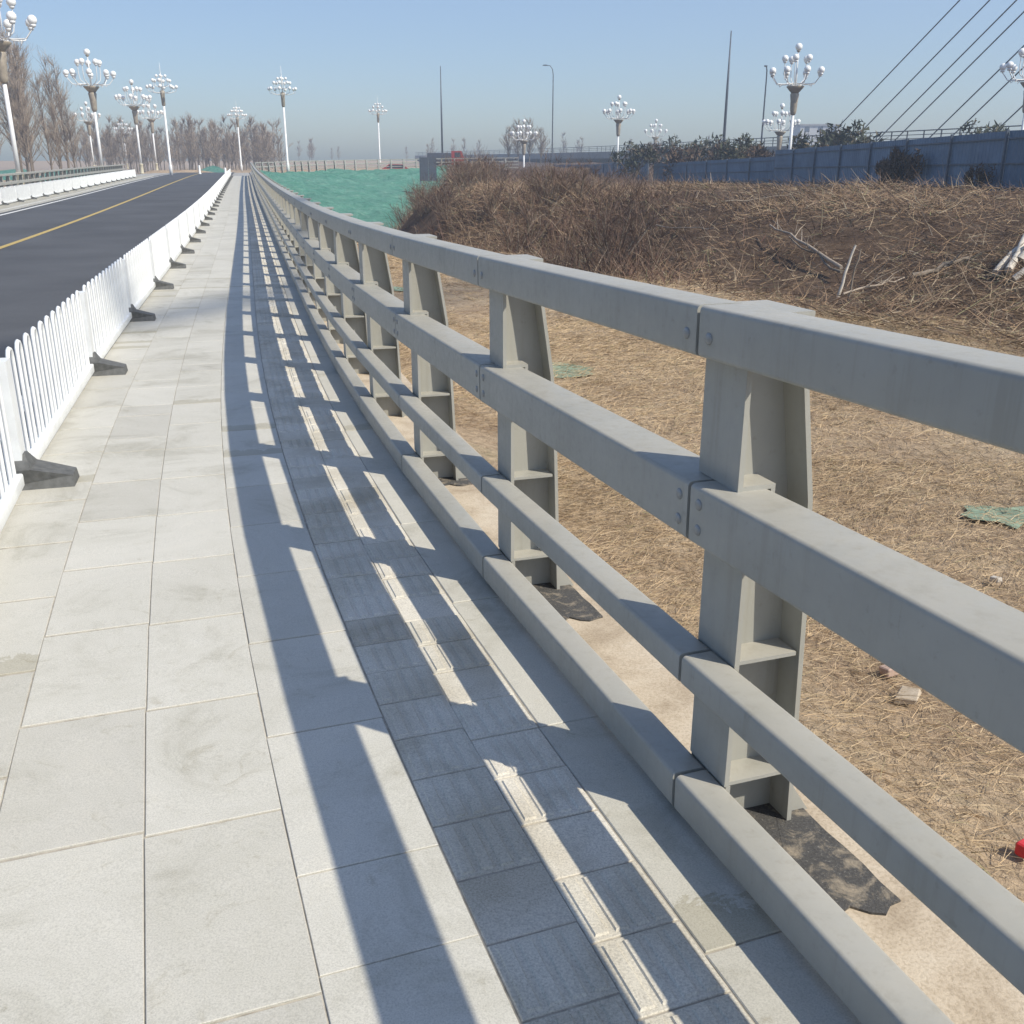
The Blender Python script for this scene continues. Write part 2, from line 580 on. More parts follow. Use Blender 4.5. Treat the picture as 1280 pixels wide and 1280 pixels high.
def sheet(name, s0, s1, t0, t1, h, mat, ds=1.0):
    n = max(1, int(round((s1 - s0) / ds)))
    V, F = [], []
    for i in range(n + 1):
        s = s0 + (s1 - s0) * i / n
        V += [tuple(P(s, t0, h)), tuple(P(s, t1, h))]
    for i in range(n):
        F.append((2 * i, 2 * i + 2, 2 * i + 3, 2 * i + 1))
    me = bpy.data.meshes.new(name)
    me.from_pydata(V, [], F)
    me.materials.append(mat)
    return me


S_END = 101.0
ROAD_H = -0.085
T_KERB = 1.98          # road side of the near kerb
T_LK = 9.10            # far kerb

# ------------------------------------------------------------------ the road and the bridge body
body = tag(link('road_embankment', strip('road_embankment', -6, 139, [(-.50, -.045), (-.50, -4.6), (13.2, -4.6), (13.2, -.35), (13.0, -.2), (11.9, -.2), (11.9, -.15), (.0, -.15), (.0, -.045)], M['concrete'], 1.0)), kind='structure')
road = tag(link('road', sheet('road', -6, 139, 1.9, 9.2, ROAD_H, M['asphalt'])), kind='structure')
link('centre_line', sheet('centre_line', -6, 139, 5.68, 5.83, ROAD_H + .004, M['yellow_paint']), road)
link('edge_line', sheet('edge_line', -6, 139, 8.70, 8.84, ROAD_H + .004, M['white_paint']), road)
link('edge_line', sheet('edge_line', -6, 139, 2.20, 2.32, ROAD_H + .004, M['white_paint']), road)

# near pavement: bed, slabs, tactile pavers, edge strip, kerb stones
pav = tag(link('pavement', strip('pavement', -6, S_END, [(-.06, -.0045), (-.06, -.15), (1.84, -.15), (1.84, -.0045)], M['bed'], 0.75)), kind='structure')


def slab_mesh(name, L, W, mat, c=.0025, th=.05):
    b = MB()
    b.bbox(0, L, 0, W, -th, 0, c)
    return b.mesh(name, mat)


GAP = .003
cols = [(.545, .868), (.868, 1.182), (1.182, 1.515), (1.515, 1.84)]
SL = 0.60
offs = [0.0, .26, -.02, .33]
slab_me = [slab_mesh('slab', SL - .0012, b - a - GAP, M['slab'], .0015) for a, b in cols]
short_me = [slab_mesh('slab', SL / 2 - .0012, b - a - GAP, M['slab'], .0015) for a, b in cols]
S_SLAB = 0
rows = 75
for ci, (a, b) in enumerate(cols):
    s = -2.6 + offs[ci]
    r = 0
    while r < rows:
        short = random.random() < .12
        me = (short_me if short else slab_me)[ci]
        mw = frame(s, a + GAP / 2, random.uniform(-.0007, .0007))
        link('slab', me, pav, mw)
        s += SL / 2 if short else SL
        r += 1
    # rest of this column as one joined piece
    if ci == 0:
        V, F = [], []
    while s < S_END - SL:
        k = len(V)
        V += [tuple(P(s, a + GAP / 2)), tuple(P(s + SL - GAP, a + GAP / 2)), tuple(P(s + SL - GAP, b - GAP / 2)), tuple(P(s, b - GAP / 2))]
        F.append((k, k + 1, k + 2, k + 3))
        s += SL
me = bpy.data.meshes.new('distant_slabs')
me.from_pydata(V, [], F)
me.materials.append(M['slab'])
tag(link('distant_slabs', me, pav), kind='stuff')


def tactile_mesh(kind):
    b = MB()
    L = .2 - .005
    b.bbox(0, L, 0, L, -.05, 0, .002)
    if kind == 0:      # four bars running along the walk
        for k in range(4):
            y0 = .012 + k * .0455
            prof = [(y0, -.001), (y0 + .034, -.001), (y0 + .030, .0042), (y0 + .004, .0042)]
            vs = [(.010, p[0], p[1]) for p in prof[:2]] + [(.015, p[0], p[1]) for p in prof[2:]]
            vs += [(L - .010, p[0], p[1]) for p in prof[:2]] + [(L - .015, p[0], p[1]) for p in prof[2:]]
            b.add(vs, [(0, 1, 2, 3)[::-1], (4, 5, 6, 7), (0, 4, 7, 3), (3, 7, 6, 2), (2, 6, 5, 1)])
    return b.mesh('tactile_paver', M['tactile'])


tac = [tactile_mesh(0), tactile_mesh(1)]
TC = [(.147, 0), (.343, 1)]
V, F = [], []
for t0, ci in TC:
    s = -1.3 + .07 * ci
    for i in range(150):
        kind = 0 if (ci == 1 or random.random() < .72) else 1
        if random.random() < .06:
            kind = 1
        mw = frame(s, t0 + .0025 + random.uniform(-.001, .001), random.uniform(-.002, .001)) @ Matrix.Rotation(random.uniform(-.008, .008), 4, 'Z')
        link('tactile_paver', tac[kind], pav, mw)
        s += .2
    while s < S_END - .3:
        k = len(V)
        V += [tuple(P(s, t0 + .003)), tuple(P(s + .193, t0 + .003)), tuple(P(s + .193, t0 + .193)), tuple(P(s, t0 + .193))]
        F.append((k, k + 1, k + 2, k + 3))
        s += .2
me = bpy.data.meshes.new('distant_tactile_pavers')
me.from_pydata(V, [], F)
me.materials.append(M['tactile'])
tag(link('distant_tactile_pavers', me, pav), kind='stuff')
# plain granite strip beside the railing
edge_me = slab_mesh('edge_slab', .9 - .004, .203, M['slab'])
s = -2.2
while s < 46:
    link('edge_slab', edge_me, pav, frame(s, -.060, random.uniform(-.001, .001)))
    s += .9
tag(link('distant_edge_slabs', sheet('distant_edge_slabs', s, S_END, 0, .143, 0, M['slab']), pav), kind='stuff')
# kerb
kerb_me = slab_mesh('kerb_stone', 1.0 - .006, .14, M['kerb'], .008, .2)
kb = tag(empty('kerb', P(0, 1.9)), kind='structure')
for i in range(102):
    link('kerb_stone', kerb_me, kb, Matrix.Translation(-P(0, 1.9)) @ frame(-1 + i, 1.842))
# coping outside the railing
cop = tag(link('coping', strip('coping', -6, S_END, [(-.063, -.02), (-.063, -.10), (-.53, -.10), (-.53, -.05), (-.515, -.02)], M['coping'], .75)), kind='structure')


def pad(s0, s1, t0, t1, seed):
    rr = random.Random(seed)
    pts = []
    n = 9
    for i in range(n):
        pts.append((s0 + (s1 - s0) * i / (n - 1), t0 + rr.uniform(-.003, .003)))
    for i in range(n):
        pts.append((s1 + rr.uniform(-.006, .006), t0 + (t1 - t0) * i / (n - 1)))
    for i in range(n):
        pts.append((s1 + (s0 - s1) * i / (n - 1), t1 + rr.uniform(-.006, .006)))
    for i in range(n):
        pts.append((s0 + (.03 * math.sin(5 * i) + rr.uniform(-.008, .008)) * math.sin(math.pi * i / (n - 1)), t1 + (t0 - t1) * i / (n - 1)))
    top = [P(s, t, -.014) for s, t in pts]
    bot = [P(s, t, -.022) for s, t in pts]
    k = len(pts)
    me = bpy.data.meshes.new('bitumen_patch')
    me.from_pydata([tuple(p) for p in top + bot], [], [tuple(range(k))] + [(i, (i + 1) % k, k + (i + 1) % k, k + i) for i in range(k)])
    bm = bmesh.new()
    bm.from_mesh(me)
    bmesh.ops.recalc_face_normals(bm, faces=bm.faces)
    bm.to_mesh(me)
    bm.free()
    me.materials.append(M['bitumen'])
    link('bitumen_patch', me, cop)


for k, L in ((0, .40), (1, .36), (2, .16), (-1, .5)):
    pad(1.5 * k - L, 1.5 * k + .10, -.33, -.105, 40 + k)

# far pavement with its own kerb
lp = tag(link('far_pavement', strip('far_pavement', 20, 104, [(T_LK + .13, -.005), (T_LK + .13, -.15), (11.9, -.15), (11.9, -.005)], M['slab'], 1.0)), kind='structure')
lk = tag(empty('far_kerb', P(30, T_LK)), kind='structure')
for i in range(80):
    link('kerb_stone', kerb_me, lk, Matrix.Translation(-P(30, T_LK)) @ frame(24 + i, T_LK - .012))


# ------------------------------------------------------------------ bridge railing
def rrect(y0, y1, z0, z1, r=.010, n=3):
    pts = []
    for cx, cz, a0 in ((y1 - r, z0 + r, -90), (y1 - r, z1 - r, 0), (y0 + r, z1 - r, 90), (y0 + r, z0 + r, 180)):
        for i in range(n + 1):
            a = R(a0 + 90 * i / n)
            pts.append((cx + r * math.cos(a), cz + r * math.sin(a)))
    return pts


RAILS = [('top_rail', 1.10, 1.203, .11), ('upper_rail', .705, .835, .132), ('lower_rail', .36, .432, .082), ('bottom_rail', .03, .122, .086)]
BAY = 1.5


def rail_meshes(n):
    out = []
    for nm, z0, z1, d in RAILS:
        b = MB()
        b.prism(rrect(-d, 0, z0, z1, .011, n), 'x', .0065, BAY - .0065, n > 1)
        out.append((nm, b.mesh(nm, M['steel'])))
    return out


RM_HI, RM_LO = rail_meshes(4), rail_meshes(1)


def sweep_plate(pts, x0, x1, th):
    """a plate following a (y,z) polyline, thickness th towards -y, width x0..x1"""
    n = len(pts)
    V = []
    for x in (x0, x1):
        for y, z in pts:
            V.append((x, y, z))
        for y, z in pts:
            V.append((x, y - th, z))
    F = []
    q = 2 * n
    for i in range(n - 1):
        F += [(i, i + 1, q + i + 1, q + i), (n + i + 1, n + i, q + n + i, q + n + i + 1)]
        F += [(i + 1, i, n + i, n + i + 1), (q + i, q + i + 1, q + n + i + 1, q + n + i)]
    F += [(0, q, q + n, n), (n - 1, 2 * n - 1, q + 2 * n - 1, q + n - 1)]
    return V, F


def fix_normals(me):
    bm = bmesh.new()
    bm.from_mesh(me)
    bmesh.ops.recalc_face_normals(bm, faces=bm.faces)
    bm.to_mesh(me)
    bm.free()
    return me


BACK = [(-.265, -.02), (-.245, .53), (-.228, .80), (-.182, 1.10), (-.165, 1.185)]


def post_parts():
    P_ = {}
    # web: plate across the walk, x thickness 10 mm
    b = MB()
    prof = [(-.09, -.02), (-.09, .70), (-.138, .705), (-.138, .838), (-.066, .838), (-.066, 1.097), (-.116, 1.10), (-.116, 1.185)] + BACK[::-1]
    n = len(prof)
    b.add([(-.005, y, z) for y, z in prof] + [(.005, y, z) for y, z in prof], [(i, (i + 1) % n, n + (i + 1) % n, n + i) for i in range(n)] + [tuple(range(n))[::-1], tuple(range(n, 2 * n))])
    P_['web'] = fix_normals(b.mesh('web', M['steel']))
    b = MB()
    for y, z0, z1 in ((-.084, .123, .704), (-.056, .836, 1.099), (-.088, -.02, .122)):
        b.box(-.08, .08, y - .012, y, z0, z1)
    P_['front_flange'] = b.mesh('front_flange', M['steel'])
    b = MB()
    b.add(*sweep_plate(BACK, -.08, .08, .012))
    P_['back_flange'] = fix_normals(b.mesh('back_flange', M['steel']))
    b = MB()          # shelf on the upper rail, turned down behind it
    b.box(-.078, .078, -.146, -.068, .8365, .8465)
    b.box(-.078, .078, -.146, -.136, .79, .8364)
    P_['shelf_u'] = b.mesh('shelf_plate', M['steel'])

    def shelf(z, y1):
        b = MB()
        vs = [(x, y, zz) for zz in (z, z + .009) for x, y in ((-.078, -.088), (.078, -.088), (.078, y1), (-.078, y1))]
        b.add(vs, [(0, 1, 2, 3)[::-1], (4, 5, 6, 7), (0, 1, 5, 4), (1, 2, 6, 5), (2, 3, 7, 6), (3, 0, 4, 7)])
        return fix_normals(b.mesh('shelf_plate', M['steel']))
    P_['shelf_l'] = shelf(.4335, -.241)
    P_['shelf_b'] = shelf(.1235, -.259)
    b = MB()
    b.box(-.085, .085, -.195, -.112, 1.186, 1.197)
    P_['cap_plate'] = b.mesh('cap_plate', M['steel'])
    b = MB()          # base gusset behind the post
    b.prism([(-.277, -.02), (-.277, .085), (-.345, -.02)], 'x', -.05, .05)
    P_['base_gusset'] = fix_normals(b.mesh('base_gusset', M['steel']))
    return P_


PP = post_parts()


def joined_post():
    bm = bmesh.new()
    for me in PP.values():
        bm.from_mesh(me)
    me = bpy.data.meshes.new('post')
    bm.to_mesh(me)
    bm.free()
    me.materials.append(M['steel'])
    return me


POST_LO = joined_post()
bolt = MB()
bolt.lathe([(.0125, 0), (.0125, .002), (.0105, .0045), (.006, .006), (.0005, .0064)], 10)
bolt_me = bolt.mesh('bolt', M['bolt'])
ROT_B = Matrix.Rotation(R(-90), 4, 'X')


def bolt_at(parent, x, z):
    link('bolt', bolt_me, parent, Matrix.Translation((x, -.001, z)) @ ROT_B)


def railing(name, label, pt, s0, n, hi_bays, flip=False, group=None):
    """pt(s) -> Vector on the rail face at deck level"""
    root = empty(name, pt(s0))
    tag(root, label, 'railing', group)
    inv = Matrix.Translation(-pt(s0))
    for k in range(n):
        a, b = pt(s0 + BAY * k), pt(s0 + BAY * (k + 1))
        mw = frame_pts(a, b)
        L = (b - a).length / BAY
        mr = mw @ Matrix.Diagonal((L, 1, 1, 1))
        if flip:
            mr = mr @ Matrix.Diagonal((1, -1, 1, 1))
        hi = k < hi_bays
        for (nm, me) in (RM_HI if hi else RM_LO):
            r = link(nm, me, root, inv @ mr)
            if hi and nm == 'upper_rail':
                for x in (.042, BAY - .042):
                    for z in (.742, .798):
                        bolt_at(r, x, z)
            if hi and nm == 'top_rail':
                for x in (.045, BAY - .045):
                    bolt_at(r, x, 1.142)
        mp = mw.copy()
        f = Vector((mp[0][0], mp[1][0], 0)).normalized()
        l = Vector((-f.y, f.x, 0))
        mp = Matrix(((f.x, l.x, 0, a.x), (f.y, l.y, 0, a.y), (0, 0, 1, a.z), (0, 0, 0, 1)))
        if flip:
            mp = mp @ Matrix.Diagonal((1, -1, 1, 1))
        if hi:
            p = link('post', PP['web'], root, inv @ mp)
            for q, nm in (('front_flange',) * 2, ('back_flange',) * 2, ('shelf_u', 'shelf_plate'), ('shelf_l', 'shelf_plate'), ('shelf_b', 'shelf_plate'), ('cap_plate',) * 2, ('base_gusset',) * 2):
                link(nm, PP[q], p)
        else:
            link('post', POST_LO, root, inv @ mp)
    return root


railing('bridge_railing', 'grey four-bar steel railing whose shadow stripes the granite pavement', lambda s: P(s, 0), -3.0, 69, 14)
railing('bridge_railing', 'grey steel railing across the road behind the tall globe lamps', lambda s: P(s, 11.4, -.16), 30, 48, 0, True)

# far railing curving to the right above the green slope
ARC = np.array([P(S_END - .5, 0)[:2], (-23.9, 104.5), (-21.6, 113), (-17.6, 118.3), (-10.5, 121.2), (0, 122.5), (12, 122)])
ARCZ = np.array([P(S_END, 0).z, .10, .22, .30, .42, .55, .6])
_al = np.concatenate([[0], np.cumsum(np.hypot(*np.diff(ARC, axis=0).T))])
_u = np.linspace(0, _al[-1], 400)


def _smooth(a, k=25):
    p = np.pad(a, k, mode='edge')
    p[:k] = 2 * a[0] - a[1:k + 1][::-1]
    p[-k:] = 2 * a[-1] - a[-k - 1:-1][::-1]
    return np.convolve(p, np.ones(2 * k + 1) / (2 * k + 1), 'valid')


AX, AY, AZ = (_smooth(np.interp(_u, _al, c)) for c in (ARC[:, 0], ARC[:, 1], ARCZ))


def arc(s):
    return Vector((float(np.interp(s, _u, AX)), float(np.interp(s, _u, AY)), float(np.interp(s, _u, AZ))))


railing('bridge_railing', 'pale steel railing curving above the green netted slope', arc, 0.8, 26, 0)


# ------------------------------------------------------------------ white pedestrian guard rail
def guard_protos():
    hoop = MB()
    pts = [(-.055, 0, .10), (-.055, 0, .60)]
    for i in range(1, 6):
        a = math.pi * (1 - i / 6)
        pts.append((.055 * math.cos(a), 0, .60 + .06 * math.sin(a)))
    pts += [(.055, 0, .60), (.055, 0, .10)]
    hoop.tube(pts, .0115, 6, False)
    hoop_me = hoop.mesh('hoop', M['white'])
    allh = MB()
    for i in range(12):
        x = .18 + i * .24
        q = [(p[0] + x, 0, p[2]) for p in (pts[0], pts[1], pts[4], pts[7], pts[8])]
        allh.tube(q, .0125, 4, False, False)
    all_me = allh.mesh('hoops', M['white'])
    b = MB()
    b.prism(rrect(-.028, .028, .035, .10, .008, 2), 'x', .06, 2.94, True)
    beam = b.mesh('base_beam', M['white'])
    b = MB()
    b.prism([(-.06, -.024), (.06, -.024), (.06, .024), (-.06, .024)], 'z', .02, .635)
    post = b.mesh('post', M['white'])
    b = MB()
    # cast foot: low wedge either side of a neck
    prof = [(-.25, .0), (.25, .0), (.245, .055), (.06, .105), (.035, .17), (-.035, .17), (-.06, .105), (-.245, .055)]
    V = []
    for sgn in (-1, 1):
        for y, z in prof:
            wdt = .135 - .05 * min(1, abs(y) / .30) - (.075 if z > .14 else .0) - (.022 if z > .03 else 0)
            V.append((sgn * wdt, y, z))
    n = len(prof)
    b.add(V, [tuple(range(n)), tuple(range(n, 2 * n))[::-1]] + [(i, n + i, n + (i + 1) % n, (i + 1) % n) for i in range(n)])
    foot = fix_normals(b.mesh('foot', M['foot']))
    return hoop_me, all_me, beam, post, foot


HOOP, HOOPS, BEAM, GPOST, GFOOT = guard_protos()


def guard_panel(s, t, h, label, group, hi):
    a, b = P(s, t, h), P(s + 3, t, h)
    mw = frame_pts(a, b)
    root = empty('guard_rail_panel')
    root.matrix_basis = mw
    tag(root, label, 'guard rail', group)
    link('post', GPOST, root)
    link('base_beam', BEAM, root)
    link('foot', GFOOT, root)
    if hi:
        for i in range(12):
            link('hoop', HOOP, root, Matrix.Translation((.18 + i * .24, 0, 0)))
    else:
        link('hoops', HOOPS, root)
    return root


for k in range(33):
    s = .45 + 3.0 * k
    guard_panel(s, 1.84 + .0, 0, 'white hooped guard panel on dark cast foot along the near kerb', 'white guard panels along the near kerb', k < 9)
for k in range(21):
    s = 34 + 2.95 * k
    guard_panel(s, 9.95, -.005, 'white hooped guard panel on dark cast foot along the far pavement', 'white guard panels along the far pavement', False)

# ------------------------------------------------------------------ terrain
FT_Y = np.array([-60, -5, 5, 11.5, 14, 30, 52, 62, 118, 200, 4000.])
FT_X = np.array([20, 13, 10.5, 8.2, 6.6, -.8, -7.2, -7.6, -9.8, -14, -300.])
RAMP = np.array([(46, 42), (42.5, 56), (38, 78), (31, 112), (19.7, 184), (6, 240), (-12, 300), (-40, 380.)])
RAMP_Z = 2.65


def sstep(a, b, x):
    t = np.clip((x - a) / (b - a), 0, 1)
    return t * t * (3 - 2 * t)


def fbm(X, Y, seed=0):
    """cheap sum of sines noise, about -1..1"""
    r = np.random.default_rng(seed)
    z = np.zeros_like(X)
    a = 1.0
    f = 0.35
    for o in range(5):
        for k in range(3):
            th = r.uniform(0, 6.28)
            z += a * np.sin((X * np.cos(th) + Y * np.sin(th)) * f * r.uniform(.7, 1.4) + r.uniform(0, 6.28)) / 3
        a *= .55
        f *= 2.1
    return z


def near_path(X, Y, qx, qy):
    sh = X.shape
    x, y = X.ravel(), Y.ravel()
    best = np.full(x.shape, 1e18)
    idx = np.zeros(x.shape, int)
    for i in range(len(qx)):
        d = (x - qx[i]) ** 2 + (y - qy[i]) ** 2
        m = d < best
        best[m] = d[m]
        idx[m] = i
    return np.sqrt(best).reshape(sh), idx.reshape(sh)


_pi = np.arange(0, len(SS), 20)
_ai = np.arange(0, 400, 8)
_rl = np.concatenate([[0], np.cumsum(np.hypot(*np.diff(RAMP, axis=0).T))])
_ru = np.linspace(0, _rl[-1], 300)
RX, RY = np.interp(_ru, _rl, RAMP[:, 0]), np.interp(_ru, _rl, RAMP[:, 1])


def terrain(X, Y):
    """height and brush mask"""
    X, Y = np.asarray(X, float), np.asarray(Y, float)
    _, i = near_path(X, Y, PX[_pi], PY[_pi])
    i = _pi[i]
    th = _th[i]
    t = -(X - PX[i]) * np.cos(th) + (Y - PY[i]) * np.sin(th)
    along = (X - PX[i]) * np.sin(th) + (Y - PY[i]) * np.cos(th)
    zd = PZ[i]
    # dry grass flat, deeper further on
    zg = -.95 - 2.6 * sstep(16, 75, Y)
    zg = zg + .45 * np.exp(-np.clip(-t - .5, 0, None) / 1.1) * (1 - sstep(16, 50, Y))
    # brush bank to the right
    foot = np.interp(Y, FT_Y, FT_X)
    d = X - foot
    wd = 10 - 6 * sstep(12, 50, Y)
    ztop = .25 - .55 * sstep(34, 70, Y)
    b = sstep(0, 1, d / wd)
    z = zg + (ztop - zg) * b
    bank = sstep(-.1, .18, d / wd)
    # slope up to the curving far railing
    da, ia = near_path(X, Y, AX[_ai], AY[_ai])
    za = AZ[_ai][ia] - .06
    out = (Y > AY[_ai][ia])
    zs = za - .155 * np.clip(da - .6, 0, None)
    z = np.where(out & (Y > 104), np.maximum(z, za - .02), np.maximum(z, np.where(X < foot + 3, zs, z)))
    # embankment of the elevated road
    dr, ir = near_path(X, Y, RX, RY)
    z = np.maximum(z, RAMP_Z - 1.7 - .33 * np.clip(dr - 3, 0, None))
    # gentle roughness
    rough = .05 + .20 * bank
    z = z + rough * fbm(X, Y, 3) * (Y < 400)
    # under the road and its pavements
    inside = (t > -.46) & (t < 13.1) & (np.abs(along) < 3)
    z = np.where(inside, np.minimum(z, zd - .9), z)
    left = (t >= 13.1)
    zl = -.9 - .9 * sstep(13, 30, t) + .05 * fbm(X, Y, 5)
    z = np.where(left & (Y < 150), zl, z)
    z = np.where(left & (Y >= 150), np.minimum(zl, -.6), z)
    # road runs out onto level land
    z = np.where((Y > 140) & (X < -12), np.clip(z, -2, -.5), z)
    return z, bank * (1 - left)


def axis(*segs):
    a = []
    for lo, hi, st in segs:
        a += list(np.arange(lo, hi, st))
    return np.array(a)


gx = axis((-3000, -400, 260), (-400, -60, 12), (-60, -14, 2.0), (-14, 22, .4), (22, 60, 1.6), (60, 400, 14), (400, 3200, 280))
gy = axis((-300, -20, 20), (-20, 0, 2), (0, 66, .45), (66, 130, 1.0), (130, 420, 9), (420, 4200, 300))
GX, GY = np.meshgrid(gx, gy)
GZ, GB = terrain(GX, GY)
nx, ny = len(gx), len(gy)
idx = np.arange(nx * ny).reshape(ny, nx)
F = np.stack([idx[:-1, :-1], idx[:-1, 1:], idx[1:, 1:], idx[1:, :-1]], -1).reshape(-1, 4)
gme = np_mesh('ground', np.stack([GX, GY, GZ], -1).reshape(-1, 3), F, M['soil'], True)
at = gme.attributes.new('bank', 'FLOAT', 'POINT')
at.data.foreach_set('value', GB.ravel().astype(np.float32))
tag(link('ground', gme), kind='structure')


# ------------------------------------------------------------------ green netting on the far slope
def netting():
    X, Y = np.meshgrid(np.linspace(-26, 1, 90), np.linspace(57, 124, 150))
    Z, _ = terrain(X, Y)
    Z = Z + .10 + .28 * np.abs(fbm(X * 1.8, Y * 1.3, 21)) + .07 * fbm(X * 4, Y * 4, 22)
    da, ia = near_path(X, Y, AX[_ai], AY[_ai])
    tx, ty = np.gradient(AX)[_ai][ia], np.gradient(AY)[_ai][ia]
    side = (X - AX[_ai][ia]) * ty - (Y - AY[_ai][ia]) * tx       # right of the arc is positive
    ok = (lateral(X, Y) < -.65) & ((side > 0) & (da > .35) | (Y < 96)) & (X < np.interp(Y, FT_Y, FT_X) + 2.6)
    ok &= Y > 58 + 2.5 * fbm(X * .6, X * 0, 5)
    i = np.arange(X.size).reshape(X.shape)
    F = np.stack([i[:-1, :-1], i[:-1, 1:], i[1:, 1:], i[1:, :-1]], -1).reshape(-1, 4)
    F = F[ok.ravel()[F].all(1)]
    u, inv_ = np.unique(F, return_inverse=True)
    V = np.stack([X, Y, Z], -1).reshape(-1, 3)[u]
    return np_mesh('slope_netting', V, inv_.reshape(-1, 4), M['net'], True)


def lateral(X, Y):
    _, i = near_path(X, Y, PX[_pi], PY[_pi])
    i = _pi[i]
    return -(X - PX[i]) * np.cos(_th[i]) + (Y - PY[i]) * np.sin(_th[i])


tag(link('slope_netting', netting()), 'green dust netting spread over the slope below the curving railing', 'netting')


def net_scrap(x, y, r, seed, label):
    n = 14
    rr = np.random.default_rng(seed)
    V, F = [], []
    rad = r * (0.55 + .6 * rr.random(n))
    for k in range(4):
        for i in range(n):
            a = 2 * math.pi * i / n
            q = rad[i] * (k / 3)
            V.append((x + q * math.cos(a), y + .8 * q * math.sin(a)))
    V = np.array(V)
    z, _ = terrain(V[:, 0], V[:, 1])
    z = z + .012 + .03 * np.abs(fbm(V[:, 0] * 6, V[:, 1] * 6, seed))
    for k in range(3):
        for i in range(n):
            j = (i + 1) % n
            F.append((k * n + i, k * n + j, (k + 1) * n + j, (k + 1) * n + i))
    me = np_mesh('netting_scrap', np.column_stack([V - [x, y], z - z[0]]), F, M['old_net'], True)
    o = link('netting_scrap', me)
    o.location = (x, y, z[0])
    tag(o, label, 'netting', 'netting scraps in the dry grass')


for i, (x, y, r) in enumerate([(1.9, 7.7, .45), (.45, 11.5, .6), (3.55, 6.6, .33), (-2.7, 19.0, .9), (.2, 9.6, .4), (2.35, 4.3, .3)]):
    net_scrap(x, y, r, 60 + i, 'scrap of green netting lying in the dry grass beyond the railing')


# ------------------------------------------------------------------ strands: straw, brush
def ribbons(name, base, direc, length, width, bend, segs, mat):
    """curved ribbons. base (n,3), direc (n,3) unit, bend (n,3) sideways droop"""
    n = len(base)
    rnd = rng.normal(size=(n, 3))
    side = np.cross(direc, rnd)
    side /= np.linalg.norm(side, axis=1)[:, None] + 1e-9
    ps = []
    for k in range(segs + 1):
        u = k / segs
        c = base + direc * (length * u)[:, None] + bend * (u * u * length)[:, None]
        wv = width * (1 - .75 * u)
        ps.append(c - side * (wv / 2)[:, None])
        ps.append(c + side * (wv / 2)[:, None])
    V = np.stack(ps, 1).reshape(-1, 3)
    m = 2 * (segs + 1)
    f = np.array([[2 * k, 2 * k + 1, 2 * k + 3, 2 * k + 2] for k in range(segs)])
    F = (np.arange(n)[:, None, None] * m + f[None]).reshape(-1, 4)
    return np_mesh(name, V, F, mat)


def unit(a):
    return a / (np.linalg.norm(a, axis=1)[:, None] + 1e-9)


def scatter(n, x0, x1, y0, y1, keep):
    X = rng.uniform(x0, x1, n)
    Y = rng.uniform(y0, y1, n)
    m = keep(X, Y)
    return X[m], Y[m]


def lateral(X, Y):
    _, i = near_path(X, Y, PX[_pi], PY[_pi])
    i = _pi[i]
    return -(X - PX[i]) * np.cos(_th[i]) + (Y - PY[i]) * np.sin(_th[i])


def grass():
    Xs, Ys = [], []
    # (count, box) denser near the camera
    for n, bx in ((230000, (0, 9, 0.5, 8)), (150000, (-4, 10, 8, 17)), (90000, (-9, 6, 17, 34)), (30000, (-14, 0, 34, 60))):
        X = rng.uniform(bx[0], bx[1], n)
        Y = rng.uniform(bx[2], bx[3], n)
        foot = np.interp(Y, FT_Y, FT_X)
        t = lateral(X, Y)
        dens = .62 + .55 * fbm(X * 1.1, Y * 1.1, 9)
        m = (t < -.62) & (X < foot + 1.2) & (rng.random(n) < dens)
        Xs.append(X[m]); Ys.append(Y[m])
    X, Y = np.concatenate(Xs), np.concatenate(Ys)
    Z, _ = terrain(X, Y)
    n = len(X)
    flow = fbm(X * .9, Y * .9, 13) * 2.2 + .6
    az = flow + rng.normal(0, .9, n)
    el = np.abs(rng.normal(.12, .22, n))
    D = np.stack([np.cos(az) * np.cos(el), np.sin(az) * np.cos(el), np.sin(el)], -1)
    dist = np.hypot(X, Y)
    L = rng.uniform(.03, .13, n) * (1 + dist / 30)
    W = rng.uniform(.0012, .0028, n) * (1 + dist / 8)
    bend = np.stack([rng.normal(0, .25, n), rng.normal(0, .25, n), -np.abs(rng.normal(0, .18, n))], -1)
    base = np.stack([X, Y, Z + rng.uniform(.0, .05, n)], -1)
    return ribbons('dry_grass', base, D, L, W, bend, 2, M['straw'])


tag(link('dry_grass', grass()), 'matted dry straw grass covering the low ground beyond the railing', 'grass', kind='stuff')


def tufts():
    n = 900
    X = rng.uniform(-6, 10, n)
    Y = rng.uniform(1, 30, n)
    foot = np.interp(Y, FT_Y, FT_X)
    m = (lateral(X, Y) < -.75) & (X < foot + 3) & (rng.random(n) < .5 + .6 * fbm(X * .8, Y * .8, 17))
    X, Y = X[m], Y[m]
    k = 34
    Xr, Yr = np.repeat(X, k) + rng.normal(0, .05, len(X) * k), np.repeat(Y, k) + rng.normal(0, .05, len(X) * k)
    Z, _ = terrain(Xr, Yr)
    n = len(Xr)
    lean = np.repeat(rng.normal(0, .7, (len(X), 2)), k, 0)
    d = np.column_stack([rng.normal(0, .5, (n, 2)) + lean, np.abs(rng.normal(.7, .3, n))])
    L = np.repeat(rng.uniform(.07, .2, len(X)), k) * rng.uniform(.5, 1.2, n)
    bend = rng.normal(0, .35, (n, 3))
    bend[:, 2] -= .35
    return ribbons('grass_tufts', np.stack([Xr, Yr, Z], -1), unit(d), L, rng.uniform(.002, .004, n) * (1 + Yr / 14), bend, 3, M['straw'])


tag(link('grass_tufts', tufts()), 'bleached tufts of dead grass standing up from the matted straw', 'grass', kind='stuff')


